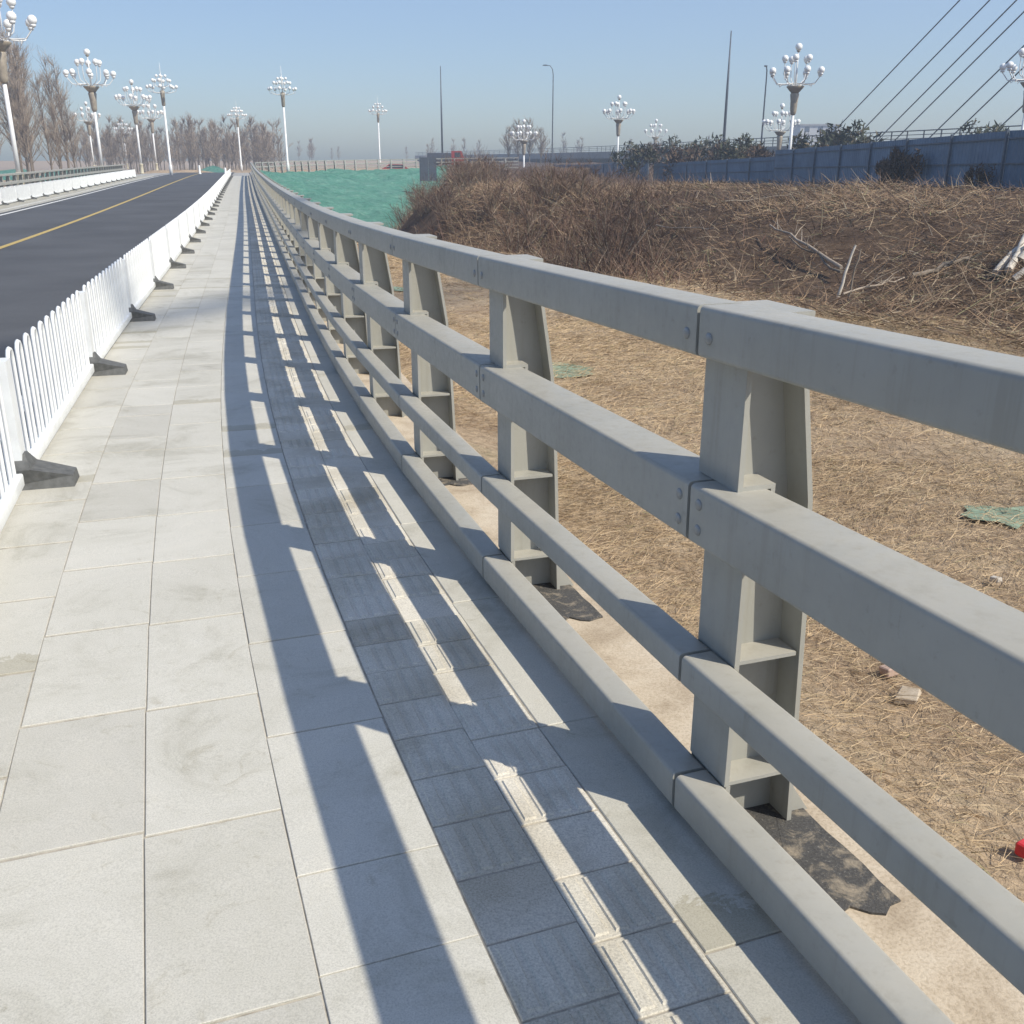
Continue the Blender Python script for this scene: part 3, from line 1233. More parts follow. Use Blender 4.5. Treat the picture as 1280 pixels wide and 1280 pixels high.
def brush_up():
    """upright dead brush on the far part of the bank"""
    n = 60000
    Y = rng.uniform(18, 118, n) ** 1.0
    Y = 20 + (118 - 20) * rng.random(n) ** 1.7
    foot = np.interp(Y, FT_Y, FT_X)
    X = foot + rng.uniform(-.4, 22, n) * (0.3 + .7 * rng.random(n))
    cl = fbm(X * .8, Y * .8, 31)
    az0 = np.arctan2(X, Y)
    # thinner towards the right where it has been cut
    pr = np.clip(.42 + .85 * cl, .03, 1) * (1 - .93 * sstep(.09, .19, az0))
    m = (rng.random(n) < pr) & (X < 16.2)
    X, Y, cl, foot = X[m], Y[m], cl[m], foot[m]
    Z, _ = terrain(X, Y)
    n = len(X)
    d = rng.normal(0, .42, (n, 3))
    d[:, 2] = np.abs(rng.normal(.9, .25, n))
    D = unit(d)
    L = rng.uniform(.28, .95, n) * (1 + .5 * np.clip(cl, -.6, 1)) * (.75 + .35 * sstep(20, 60, Y))
    W = rng.uniform(.010, .022, n) * (1 + Y / 70)
    bend = rng.normal(0, .35, (n, 3))
    bend[:, 2] -= .3
    base = np.stack([X, Y, Z - .05], -1)
    return ribbons('dead_brush', base, D, L, W, bend, 3, M['twig'])


tag(link('dead_brush', brush_up()), 'tangle of upright dead brown brush on the bank before the hoarding', 'brush', kind='stuff')


def brush_cut():
    """cut and lying brush on the near part of the bank"""
    n = 95000
    Y = 10 + (64 - 10) * rng.random(n) ** 1.35
    foot = np.interp(Y, FT_Y, FT_X)
    X = foot - .5 + rng.uniform(0, 21, n) * rng.random(n) ** .35
    az0 = np.arctan2(X, Y)
    cl = fbm(X * 1.3, Y * 1.3, 41)
    m = (X < 17.2) & (az0 > -.06) & (rng.random(n) < np.clip(.62 + .6 * cl, .1, 1)) & (az0 < .56)
    X, Y, cl = X[m], Y[m], cl[m]
    Z, _ = terrain(X, Y)
    n = len(X)
    az = rng.uniform(0, 6.28, n) * .6 + 1.6 * fbm(X * .6, Y * .6, 43)
    el = rng.normal(.12, .30, n)
    D = np.stack([np.cos(az) * np.cos(el), np.sin(az) * np.cos(el), np.sin(el)], -1)
    L = rng.uniform(.15, .75, n) * (1 + .4 * (rng.random(n) < .08))
    W = rng.uniform(.005, .013, n) * (1 + Y / 40)
    bend = rng.normal(0, .22, (n, 3))
    base = np.stack([X, Y, Z + rng.uniform(-.02, .16, n) * (1 + .9 * np.clip(cl, -.8, 1))], -1)
    return ribbons('cut_brush', base, D, L, W, bend, 2, M['litter'])


tag(link('cut_brush', brush_cut()), 'cut brown brush and straw litter lying over the bank', 'brush', kind='stuff')


# ------------------------------------------------------------------ logs, branches, rubble
def gz(x, y):
    z, _ = terrain(np.array([x]), np.array([y]))
    return float(z[0])


def stick(name, label, cat, p, q, r0, r1, mat, wob=.05, n=6, twigs=0, group=None, sides=7):
    p, q = Vector(p), Vector(q)
    pts = []
    for i in range(n + 1):
        u = i / n
        v = p.lerp(q, u)
        if 0 < i < n:
            v += Vector((random.uniform(-wob, wob), random.uniform(-wob, wob), random.uniform(-wob, wob)))
        pts.append(v - p)
    b = MB()
    rad = [r0 + (r1 - r0) * i / n for i in range(n + 1)]
    b.tube(pts, rad, sides)
    o = link(name, b.mesh(name, mat))
    o.location = p
    tag(o, label, cat, group)
    for k in range(twigs):
        u = random.uniform(.3, .95)
        a = (q - p) * u
        d = (q - p).normalized() + Vector((random.uniform(-.8, .8), random.uniform(-.8, .8), random.uniform(0, .8)))
        tb = MB()
        e = a + d * random.uniform(.3, .8)
        tb.tube([a, (a + e) / 2 + Vector((0, 0, .04)), e], [r1 * .7, r1 * .5, r1 * .2], 4)
        link('side_twig', tb.mesh('side_twig', mat), o)
    return o


def px(x, y, D):
    """a point at forward distance D on the line of sight of photograph pixel x,y (for laying things out)"""
    Pt = R(19.684)
    u, v = x - 640, y - 640
    r = Vector((u, 1230 * math.cos(Pt) - v * math.sin(Pt), -(1230 * math.sin(Pt) + v * math.cos(Pt))))
    r = r * (D / r.y)
    return Vector((r.x, r.y, r.z + CAMZ))


def on_ground(x, y, dmin=4, dmax=120):
    """distance at which a line of sight meets the terrain"""
    D = np.geomspace(dmin, dmax, 500)
    a = px(x, y, 1.0)
    X, Y, Z = a.x * D, a.y * D, (a.z - CAMZ) * D + CAMZ
    z, _ = terrain(X, Y)
    k = int(np.argmax(Z < z))
    return Vector((X[k], Y[k], z[k]))


g0 = on_ground(1262, 352)
for i, (x0, y0, x1, y1, r) in enumerate([(1243, 350, 1292, 315, .075), (1258, 352, 1277, 326, .07), (1272, 342, 1300, 330, .085), (1266, 356, 1300, 350, .06)]):
    a, b = on_ground(x0, y0), on_ground(x1, y1)
    L = min((b - a).length, 1.4)
    b = a + (b - a).normalized() * L
    up = .10 + .07 * (i % 3)
    stick('birch_log', ['short pale log on the brush heap with its cut end down', 'pale log propped upright among the heap of logs', 'thickest pale log lying across the heap of logs', 'thin pale log lying at the foot of the log heap'][i], 'log', a + Vector((0, 0, up)), b + Vector((0, 0, up + .28)), r, r * .8, M['pale_bark'], .03, 4, 0, 'pale logs on the bank', 9)
a = on_ground(1046, 372)
stick('broken_stake', 'pale split stake leaning upright in the brush', 'stake', a + Vector((0, 0, -.1)), a + Vector((.28, .1, .95)), .035, .02, M['pale_bark'], .02)
a = on_ground(1057, 378)
stick('broken_stake', 'thin brown stake standing beside the pale split stake', 'stake', a + Vector((0, 0, -.1)), a + Vector((.22, .15, .95)), .022, .014, M['bark'], .02)
for (x0, y0, x1, y1, r, lb) in [(1050, 350, 955, 292, .04, 'long dead branch slanting down the bank towards the pale stake'), (1050, 355, 985, 310, .03, 'thin dead branch lying alongside the long slanting branch'),
                                (1138, 360, 1212, 343, .055, 'dark cut trunk with a white sawn end lying on the bank'), (1052, 384, 1128, 366, .022, 'crooked pale twig reaching towards the cut trunk'),
                                (905, 262, 990, 255, .025, 'grey dead branch lying high on the bank under the hoarding'), (820, 292, 892, 298, .022, 'pale dead branch caught in the upright brush')]:
    a, b = on_ground(x0, y0), on_ground(x1, y1)
    if (b - a).length > 5:
        b = a + (b - a).normalized() * 5
    stick('dead_branch', lb, 'branch', a + Vector((0, 0, .22)), b + Vector((0, 0, .26)), r, r * .5, M['bark'] if 'pale' not in lb else M['grey_wood'], .06, 7, 4)
a = on_ground(1142, 359)


def chunk(name, label, cat, p, size, mat, rz):
    bm = bmesh.new()
    bmesh.ops.create_cube(bm, size=1)
    for v in bm.verts:
        v.co = Vector((v.co.x * size[0], v.co.y * size[1], v.co.z * size[2])) + Vector((random.uniform(-.1, .1) * size[0], random.uniform(-.1, .1) * size[1], random.uniform(-.1, .1) * size[2]))
    bmesh.ops.bevel(bm, geom=bm.edges[:], offset=min(size) * .12, segments=1, affect='EDGES')
    me = bpy.data.meshes.new(name)
    bm.to_mesh(me)
    bm.free()
    me.materials.append(mat)
    o = link(name, me)
    o.location = Vector(p) + Vector((0, 0, size[2] * .4 + .03))
    o.rotation_euler = (random.uniform(-.2, .2), random.uniform(-.2, .2), rz)
    tag(o, label, cat)


chunk('brick', 'broken pinkish brick lying in the dry grass', 'brick', on_ground(1112, 851, 1.5), (.10, .06, .04), M['brick'], .4)
chunk('stone', 'flat tan stone lying beside the broken brick', 'stone', on_ground(1133, 880, 1.5), (.11, .09, .03), M['coping'], 1.0)
chunk('rubble_piece', 'small pale rubble piece on the grass near the green netting scrap', 'stone', on_ground(1243, 733, 1.5), (.06, .04, .03), M['pale_bark'], 2.0)
chunk('litter_carton', 'crumpled red carton lying in the straw', 'litter', on_ground(1279, 1078, 1.2), (.07, .05, .05), M['red_plastic'], .7)


# ------------------------------------------------------------------ site hoarding
HO = np.array([(17.2, 18), (17, 34), (17, 67.5)])


def hoarding(pts, hgt, name, label, zfun, bay=4.4, rails=True, mat='hoard'):
    L = np.concatenate([[0], np.cumsum(np.hypot(*np.diff(pts, axis=0).T))])
    n = max(1, int(round(L[-1] / bay)))
    c = pts[0]
    root = empty(name, (c[0], c[1], zfun(*c)))
    tag(root, label, 'hoarding')
    inv = Matrix.Translation(-Vector(root.location))
    for i in range(n):
        ua, ub = L[-1] * i / n, L[-1] * (i + 1) / n
        a = Vector((np.interp(ua, L, pts[:, 0]), np.interp(ua, L, pts[:, 1]), 0))
        b = Vector((np.interp(ub, L, pts[:, 0]), np.interp(ub, L, pts[:, 1]), 0))
        a.z, b.z = zfun(a.x, a.y), zfun(b.x, b.y)
        mw = inv @ frame_pts(a, b)
        l = (b - a).length
        for h in range(2):
            m = MB()
            x0, x1 = l * h / 2 + .012, l * (h + 1) / 2 - .012
            # shallow ribs pressed into the sheet
            k = 8
            prof = []
            for j in range(k):
                xa = x0 + (x1 - x0) * j / k
                xb = x0 + (x1 - x0) * (j + .5) / k
                xc = x0 + (x1 - x0) * (j + .62) / k
                xd = x0 + (x1 - x0) * (j + .95) / k
                prof += [(xa, 0), (xb, 0), (xc, .012), (xd, .012)]
            prof.append((x1, 0))
            q = prof + [(p[0], p[1] - .006) for p in prof[::-1]]
            m.prism([(p[0], p[1]) for p in q], 'z', .04, hgt + random.uniform(-.02, .02))
            link('panel', fix_normals(m.mesh('panel', M[mat])), root, mw)
        if rails:
            m = MB()
            m.box(-.05, .05, .03, .11, -.3, hgt + .04)
            link('post', m.mesh('post', M['hoard_post']), root, mw)
            for z in (.35, hgt * .52, hgt - .25):
                m = MB()
                m.box(.06, l - .06, .02, .07, z - .025, z + .025)
                link('rail', m.mesh('rail', M['hoard_post']), root, mw)
    return root


hz = lambda x, y: float(np.interp(y, [18, 34, 68, 125], [.30, .24, -.16, -1.35]))
hoarding(HO, 2.2, 'site_hoarding', 'tall blue sheet hoarding with dark posts along the top of the bank', hz)
hoarding(np.array([(17.6, 69.5), (15.8, 82), (13.2, 97)]), 1.9, 'site_hoarding', 'lower blue hoarding stepping down behind the dead brush', hz)
hoarding(np.array([(13.0, 99), (9.3, 125), (5.2, 130)]), 2.3, 'site_hoarding', 'distant teal hoarding beside the lamp in the brush', hz)
hoarding(np.array([(-9.2, 104.5), (-7.6, 105)]), 2.3, 'site_hoarding', 'short dark hoarding panel standing where the green netting ends', lambda x, y: -.55, 1.8, True, 'dark_body')

# ------------------------------------------------------------------ elevated road with its own railing, stay cables


def ramp_pt(u, off=0.0, z=0.0):
    x, y = np.interp(u, _rl, RAMP[:, 0]), np.interp(u, _rl, RAMP[:, 1])
    x2, y2 = np.interp(u + .5, _rl, RAMP[:, 0]), np.interp(u + .5, _rl, RAMP[:, 1])
    x1, y1 = np.interp(u - .5, _rl, RAMP[:, 0]), np.interp(u - .5, _rl, RAMP[:, 1])
    d = Vector((x2 - x1, y2 - y1, 0)).normalized()
    return Vector((x - d.y * off, y + d.x * off, RAMP_Z + z))


def ramp_sweep(name, prof, mat, u0, u1, du=6):
    n = int((u1 - u0) / du)
    V, F = [], []
    k = len(prof)
    for i in range(n + 1):
        for o, z in prof:
            V.append(tuple(ramp_pt(u0 + (u1 - u0) * i / n, o, z)))
    for i in range(n):
        for j in range(k):
            a, b = i * k + j, i * k + (j + 1) % k
            F.append((a, b, b + k, a + k))
    F += [tuple(range(k)), tuple(range(n * k, n * k + k))]
    me = bpy.data.meshes.new(name)
    me.from_pydata(V, [], F)
    me.materials.append(mat)
    return fix_normals(me)


el = empty('elevated_road', ramp_pt(0, 0, -1.7))
tag(el, 'long elevated concrete road with bar railing behind the hoarding', 'bridge')
iv = Matrix.Translation(-Vector(el.location))
link('deck', ramp_sweep('deck', [(0, 0), (-9, 0), (-9, -.9), (-7, -1.7), (-1.2, -1.7), (0, -.9)], M['concrete'], 0, 330), el, iv)
link('kerb_upstand', ramp_sweep('kerb_upstand', [(-.02, .002), (-.02, .28), (-.32, .28), (-.32, .002)], M['concrete'], 0, 330), el, iv)
rr_ = empty('road_railing', ramp_pt(0, -.17, .28))
tag(rr_, 'dark bar railing along the edge of the elevated road', 'railing')
iv2 = Matrix.Translation(-Vector(rr_.location))
for z, r in ((.28 + .95, .045), (.28 + .62, .03), (.28 + .32, .03)):
    for i in range(11):
        b = MB()
        b.tube([ramp_pt(30 * i + j * 7.5, -.17, z) for j in range(5)], r, 4, True, False)
        link('rail', b.mesh('rail', M['dark_pole']), rr_, iv2)
pm = MB()
pm.box(-.04, .04, -.06, .06, 0, .99)
pm_me = pm.mesh('post', M['dark_pole'])
u = 0
while u < 330:
    p = ramp_pt(u, -.17, .281)
    link('post', pm_me, rr_, Matrix.Translation(p - Vector(rr_.location)))
    u += 2.5 if u < 160 else 5

PYL = Vector((63.6, -48, 0))
py = empty('bridge_pylon', (PYL.x, PYL.y, 0))
tag(py, 'tall slender concrete pylon holding the stay cables', 'pylon')
for sx in (-1, 1):
    b = MB()
    b.tube([(sx * 7, 0, -1), (sx * 4.5, 0, 45), (sx * 1.2, 0, 88)], [1.3, 1.1, .8], 8)
    link('leg', b.mesh('leg', M['concrete']), py)
b = MB()
b.box(-4.6, 4.6, -.9, .9, 43, 46)
link('cross_beam', b.mesh('cross_beam', M['concrete']), py)
for i, (ax_, ay_) in enumerate([(1020, 155), (1055, 152), (1086, 152), (1106, 163), (1150, 150), (1174, 162), (1222, 158)]):
    Dy = [109, 103.5, 99, 96, 91, 88, 83][i]
    # anchored on the edge of the elevated road
    u = float(np.interp(Dy, RAMP[:, 1], _rl))
    a = ramp_pt(u, -.5, .3)
    e = Vector((PYL.x - 1.2, PYL.y + 1, 84.0 + .35 * i))
    b = MB()
    b.tube([(0, 0, 0), e - a], .055, 6)
    o = link('stay_cable', b.mesh('stay_cable', M['cable']))
    o.location = a
    tag(o, 'thin dark stay cable slanting up from the elevated road', 'cable', 'stay cables of the bridge')


# ------------------------------------------------------------------ globe lamps
def lamp_meshes():
    d = {}
    b = MB()
    b.lathe([(.24, 0), (.24, .12), (.2, .16), (.2, .95), (.23, 1.0), (.23, 1.06), (.15, 1.12)], 10)
    d['plinth'] = b.mesh('plinth', M['plinth'])
    b = MB()
    b.lathe([(.125, 1.1), (.118, 3), (.105, 5.45)], 10)
    d['pole'] = b.mesh('pole', M['pole_white'])
    b = MB()
    b.lathe([(.14, 5.35), (.2, 5.45), (.23, 5.6), (.27, 6.3), (.33, 6.72), (.30, 6.8)], 10)
    d['capital'] = b.mesh('capital', M['bronze'])
    b = MB()
    b.lathe([(.24, 6.80), (.34, 6.9), (.5, 7.08), (.64, 7.24), (.62, 7.28), (.1, 7.29)], 12)
    d['bowl'] = b.mesh('bowl', M['bronze'])
    b = MB()
    b.lathe([(.07, 7.2), (.07, 8.3), (.05, 8.4), (.04, 9.6)], 8)
    d['stem'] = b.mesh('stem', M['pole_white'])
    b = MB()
    pts = []
    for i in range(9):
        u = i / 8
        r = .25 + 1.55 * u
        pts.append((r, 0, 7.45 + .25 * math.sin(u * 3.0) - .30 * math.sin(u * math.pi) + (.45 * max(0, u - .75) / .25)))
    b.tube(pts, .035, 5)
    b.tube([(pts[5][0], 0, pts[5][2]), (1.2, 0, pts[5][2] - .16), (1.05, 0, pts[5][2] - .05)], .022, 4)
    b.lathe([(.11, 0), (.16, .08), (.15, .13)], 7, (1.80, 0, pts[-1][2]))
    d['arm_low'] = b.mesh('arm', M['pole_white'])
    zl = pts[-1][2] + .33
    b = MB()
    b.sphere((1.80, 0, zl), .235, 12, 8)
    d['globe_low'] = b.mesh('globe', M['globe'])
    b = MB()
    b.tube([(.12, 0, 7.3), (.5, 0, 7.5), (.8, 0, 7.75), (.88, 0, 8.2), (.88, 0, 8.8)], .032, 5)
    b.lathe([(.09, 0), (.14, .07), (.13, .11)], 7, (.88, 0, 8.8))
    d['arm_mid'] = b.mesh('arm', M['pole_white'])
    b = MB()
    b.sphere((.88, 0, 9.1), .23, 12, 8)
    d['globe_mid'] = b.mesh('globe', M['globe'])
    b = MB()
    b.lathe([(.07, 9.5), (.15, 9.58), (.14, 9.62)], 8)
    d['collar'] = b.mesh('collar', M['bronze'])
    b = MB()
    b.sphere((0, 0, 9.85), .25, 12, 8)
    d['globe_top'] = b.mesh('globe', M['globe'])
    return d


LM = lamp_meshes()


def lamp_a():
    r = empty('globe_lamp')
    for k in ('plinth', 'pole', 'capital', 'bowl', 'stem', 'collar'):
        link(k, LM[k], r)
    link('globe', LM['globe_top'], r)
    for i in range(8):
        m = Matrix.Rotation(2 * math.pi * i / 8, 4, 'Z')
        a = link('arm', LM['arm_low'], r, m)
        link('globe', LM['globe_low'], a)
    for i in range(5):
        m = Matrix.Rotation(2 * math.pi * (i + .3) / 5, 4, 'Z')
        a = link('arm', LM['arm_mid'], r, m)
        link('globe', LM['globe_mid'], a)
    return r


def lamp_b():
    """slimmer lamp: two tight rings of small lamps below a spire"""
    r = empty('globe_lamp')
    b = MB()
    b.lathe([(.16, 0), (.16, .9), (.11, 1.0), (.10, 6.3)], 10)
    link('pole', b.mesh('pole', M['pole_white']), r)
    b = MB()
    b.lathe([(.11, 6.3), (.17, 6.4), (.2, 7.3), (.25, 7.6), (.1, 7.7)], 10)
    link('capital', b.mesh('capital', M['bronze']), r)
    b = MB()
    b.lathe([(.06, 7.7), (.06, 9.0), (.025, 9.3), (.012, 10.1)], 7)
    link('spire', b.mesh('spire', M['pole_white']), r)
    for n, rad, z, zr in ((8, 1.32, 8.0, .17), (6, .8, 8.55, .16), (4, .4, 8.95, .14)):
        b = MB()
        b.tube([(.06, 0, z - .5), (rad * .5, 0, z - .55), (rad * .95, 0, z - .4), (rad, 0, z - .12)], .028, 4)
        am = b.mesh('arm', M['pole_white'])
        b = MB()
        b.sphere((rad, 0, z), zr, 9, 6)
        gm = b.mesh('globe', M['globe'])
        for i in range(n):
            a = link('arm', am, r, Matrix.Rotation(2 * math.pi * (i + .4 * (n == 6)) / n, 4, 'Z'))
            link('globe', gm, a)
    return r


LA, LB = lamp_a(), lamp_b()
used = {'A': False, 'B': False}


def lamp(kind, x, y, z, rz, label, group, sc=1.0):
    src = LA if kind == 'A' else LB
    o = src if not used[kind] else copy_tree(src)
    used[kind] = True
    o.location = (x, y, z)
    o.rotation_euler = (0, 0, rz)
    o.scale = (sc, sc, sc)
    tag(o, label, 'street lamp', group)


gl, gr = 'globe lamps along the far pavement', 'globe lamps behind the hoarding'
lamp('A', -25.6, 54, -.25, .1, 'tall globe lamp rising by the far pavement beside the bare poplars', gl, 1.0)
lamp('A', -34.6, 88, -.10, .35, 'globe lamp on white pole directly in front of a second fainter globe lamp', gl)
lamp('A', -43.0, 121, -.05, .2, 'globe lamp on the far pavement between two smaller distant globe lamps', gl)
lamp('A', -53.5, 157, -.1, .5, 'small distant globe lamp before the green strip at the road end', gl)
lamp('A', -60.5, 151, -.3, .0, 'faint globe lamp half hidden behind a nearer globe lamp', gl, .95)
lamp('A', -80.0, 217, -.3, .3, 'faintest distant globe lamp standing above the low green bank', gl, .95)
lamp('B', -33.4, 102, .05, .2, 'slim spired lamp standing where the white guard panels of the far pavement end', gl)
lamp('B', -23.0, 107, .18, .0, 'slim spired lamp standing where the near railing meets the curving railing', gr)
lamp('B', -20.6, 163, .6, .3, 'slim spired lamp above the middle of the curving railing', gr)
lamp('B', -41.0, 158, -.2, .1, 'slim spired lamp at the end of the road before the leafless wood', gl)
lamp('A', 20.4, 77, -.8, .15, 'large globe lamp behind the blue hoarding next to the stay cables', gr)
lamp('A', 29.0, 114, -2.9, .4, 'smaller globe lamp close behind the large globe lamp', gr)
lamp('A', 34.6, 71.5, -.9, .25, 'globe lamp above the hoarding beyond the last stay cable', gr)
lamp('A', 13.2, 131, -1.1, .0, 'globe lamp rising from the dead brush by the distant teal hoarding', gr)
lamp('A', 1.7, 150, -3.2, .5, 'globe lamp in front of the round leafless tree', gr)
lamp('A', 24.0, 176, -2.2, .3, 'small pale globe lamp over the dark shrubs on the elevated road', gr)


# ------------------------------------------------------------------ masts and cobra-head street lights
def mast(x, y, z, h, label):
    b = MB()
    b.lathe([(.20, 0), (.16, h * .5), (.07, h)], 8)
    o = link('mast', b.mesh('mast', M['dark_pole']))
    o.location = (x, y, z)
    tag(o, label, 'mast')


mast(-13.3, 200, .5, 17.4, 'plain dark mast standing behind the dark lorry')
mast(27.8, 138, 2.6, 14.3, 'plain dark mast rising from the elevated road beside the dark shrubs')


def cobra(x, y, z, h, rz, label):
    r = empty('street_light', (x, y, z), rz)
    tag(r, label, 'street light')
    b = MB()
    b.tube([(0, 0, 0), (0, 0, h * .55), (0, 0, h * .9), (-.12, 0, h * .96), (-.5, 0, h - .05), (-1.0, 0, h)], [.11, .09, .075, .07, .06, .05], 7)
    link('pole', b.mesh('pole', M['dark_pole']), r)
    b = MB()
    b.prism([(-1.75, -.04), (-1.0, -.06), (-.9, .05), (-1.2, .12), (-1.6, .08)], 'y', -.14, .14)
    o = link('lamp_head', fix_normals(b.mesh('lamp_head', M['dark_pole'])), r)
    o.location = (0, 0, h)


cobra(6.6, 172, 1.5, 14.2, 0, 'dark curved-arm street light over the round leafless tree')
cobra(29.3, 123.5, 2.6, 8.9, 1.2, 'dark curved-arm street light left of the large globe lamp')


# ------------------------------------------------------------------ trees and shrubs
def bare_tree(seed, H, spread, n1, n2, n3, wtw):
    rr = random.Random(seed)
    tb = MB()
    pts, rad = [], []
    x = y = 0
    for i in range(9):
        u = i / 8
        x += rr.uniform(-.12, .12) * H / 18
        y += rr.uniform(-.12, .12) * H / 18
        pts.append(Vector((x, y, H * u * .97)))
        rad.append(H * .011 * (1 - .93 * u) + .01)
    tb.tube(pts, rad, 6)
    base, direc, length, width = [], [], [], []

    def at_trunk(u):
        k = min(int(u * 8), 7)
        return pts[k].lerp(pts[k + 1], u * 8 - k)
    lim = []
    for i in range(n1):
        u = rr.uniform(.18, .95)
        az = rr.uniform(0, 6.28)
        el = rr.uniform(.75, 1.2)
        L = H * spread * (1.05 - u) * rr.uniform(.6, 1.2)
        d = Vector((math.cos(az) * math.cos(el), math.sin(az) * math.cos(el), math.sin(el)))
        p = at_trunk(u)
        q = p + d * L * .5 + Vector((0, 0, L * .03))
        e = q + (d + Vector((0, 0, .35))).normalized() * L * .5
        tb.tube([p, q, e], [H * .0035, H * .0024, H * .001], 4, False)
        lim.append((p, q, e))
    for i in range(n2):
        p, q, e = rr.choice(lim)
        u = rr.random()
        b0 = p.lerp(q, u * 2) if u < .5 else q.lerp(e, u * 2 - 1)
        d = (e - p).normalized() + Vector((rr.uniform(-.6, .6), rr.uniform(-.6, .6), rr.uniform(-.1, .6)))
        d.normalize()
        L = H * rr.uniform(.05, .13)
        base.append(b0); direc.append(d); length.append(L); width.append(wtw * 1.4)
        for j in range(n3):
            v = rr.random()
            d2 = (d + Vector((rr.uniform(-.7, .7), rr.uniform(-.7, .7), rr.uniform(-.2, .6)))).normalized()
            base.append(b0 + d * L * v); direc.append(d2); length.append(L * rr.uniform(.35, .7)); width.append(wtw * .8)
    B, D = np.array(base), np.array(direc)
    cr = ribbons('crown', B, D, np.array(length), np.array(width), rng.normal(0, .1, B.shape), 2, M['bare_twig'])
    return tb.mesh('trunk', M['bark']), cr


TREES = [bare_tree(100 + i, 18, .30, 46, 330, 3, .045) for i in range(3)]
WOOD = [bare_tree(200 + i, 10, .42, 26, 170, 3, .055) for i in range(4)]
ROUND = bare_tree(300, 9, .62, 40, 420, 3, .05)


def tree(name, src, x, y, z, sc, rz, label, group):
    r = empty(name, (x, y, z), rz, sc)
    tag(r, label, 'tree', group)
    link('trunk', src[0], r)
    link('crown', src[1], r)
    return r


k = 0
for (x, y, s) in [(-67, 128, 1.0), (-64.5, 124, .93), (-61.5, 131, 1.02), (-63, 116, .86), (-58.6, 127, .80), (-70, 136, 1.1), (-59.5, 140, .88), (-72, 122, 1.0), (-66, 142, 1.0), (-57, 136, .62), (-60, 121, .72), (-62.5, 136, .95), (-69, 118, .9), (-65.4, 131, .97), (-60.2, 127, .86), (-68, 127, 1.0), (-63.8, 139, .98), (-57.4, 124, .66), (-61.8, 143, .9), (-58.8, 133, .74), (-56.3, 130, .55)]:
    tree('poplar', TREES[k % 3], x, y, -1.7, s, random.uniform(0, 6), 'tall bare poplar beyond the railing across the road', 'bare poplars across the road')
    k += 1
for i in range(150):
    y = random.uniform(205, 290)
    ax_ = random.uniform(95, 352)
    x = (ax_ - 640) / 1306 * y
    tree('bare_tree', WOOD[i % 4], x, y, -1.3, random.uniform(.7, 1.15), random.uniform(0, 6), 'slender leafless tree in the wood beyond the road end', 'leafless trees beyond the road end')
for (ax_, y, s) in [(648, 205, .95), (662, 212, 1.0), (636, 215, .85), (676, 208, .8)]:
    tree('bare_tree', ROUND, (ax_ - 640) / 1306 * y, y, 0.0, s, random.uniform(0, 6), 'round leafless tree behind the lamp in the brush', 'round leafless trees behind the railing')
for i in range(26):
    y = random.uniform(300, 400)
    ax_ = random.uniform(360, 900)
    tree('bare_tree', WOOD[i % 4], (ax_ - 640) / 1306 * y, y, 0.6, random.uniform(.45, .9), random.uniform(0, 6), 'faint leafless tree on the skyline past the elevated road', 'faint leafless trees on the skyline')


def leafy(n, rx, rz, seed, mat, lw=.07, clumps=9, stem=True):
    r = np.random.default_rng(seed)
    cc = r.normal(0, .5, (clumps, 3)) * [rx, rx, rz * .6] + [0, 0, rz]
    cr = r.uniform(.25, .5, clumps) * rx
    k = r.integers(0, clumps, n)
    d = unit(r.normal(size=(n, 3))) * (r.random(n) ** .4)[:, None]
    B = cc[k] + d * cr[k][:, None]
    D = unit(r.normal(size=(n, 3)) + [0, 0, .5])
    L = r.uniform(.6, 1.4, n) * lw * 1.8
    me = ribbons('crown', B, D, L, r.uniform(.6, 1.2, n) * lw, r.normal(0, .2, (n, 3)), 1, mat)
    tb = MB()
    for c in cc:
        tb.tube([(0, 0, -.2), (c[0] * .4, c[1] * .4, c[2] * .55), tuple(c)], [.05, .035, .012], 4, False)
    return tb.mesh('trunk', M['bark']), me


SHR = [leafy(620, 1.0, 1.1, 400 + i, M['evergreen_leaf'] if i < 3 else M['dry_leaf'], .10, 8 + i) for i in range(5)]
shr = [(790, 96, .9, 1), (806, 112, 1.0, 4), (858, 92, 1.1, 3), (872, 104, 1.2, 0), (893, 100, .9, 4), (916, 88, 1.4, 1), (934, 90, 1.1, 2), (955, 82, .9, 4), (1011, 84, 1.45, 1), (1050, 82, 1.25, 0), (1073, 80, 1.45, 2), (1128, 82, 1.2, 4), (1150, 84, 1.3, 3), (1222, 78, 1.45, 1), (1238, 76, 1.0, 2), (1098, 78, .9, 4), (845, 120, 1.2, 2), (1035, 74, 1.0, 4)]
for i, (ax_, y, s, kk) in enumerate(shr):
    x = (ax_ - 640) / 1306 * y
    z = gz(x, y)
    topy = {1011: 150, 1050: 152, 1073: 148, 1222: 140, 916: 162, 934: 165}.get(ax_, 168)
    want = px(ax_, topy, y).z
    h = max(1.2, want - z)
    o = tree('shrub', SHR[kk], x, y, z, h / 2.1, random.uniform(0, 6), '', None)
    wh = ' evergreen' if kk < 3 else ' brown-leaved'
    o['label'] = 'loose' + wh + ' shrub growing between the hoarding and the elevated road'
    o['group'] = 'shrubs' + wh + ' behind the hoarding'
    o['category'] = 'shrub'

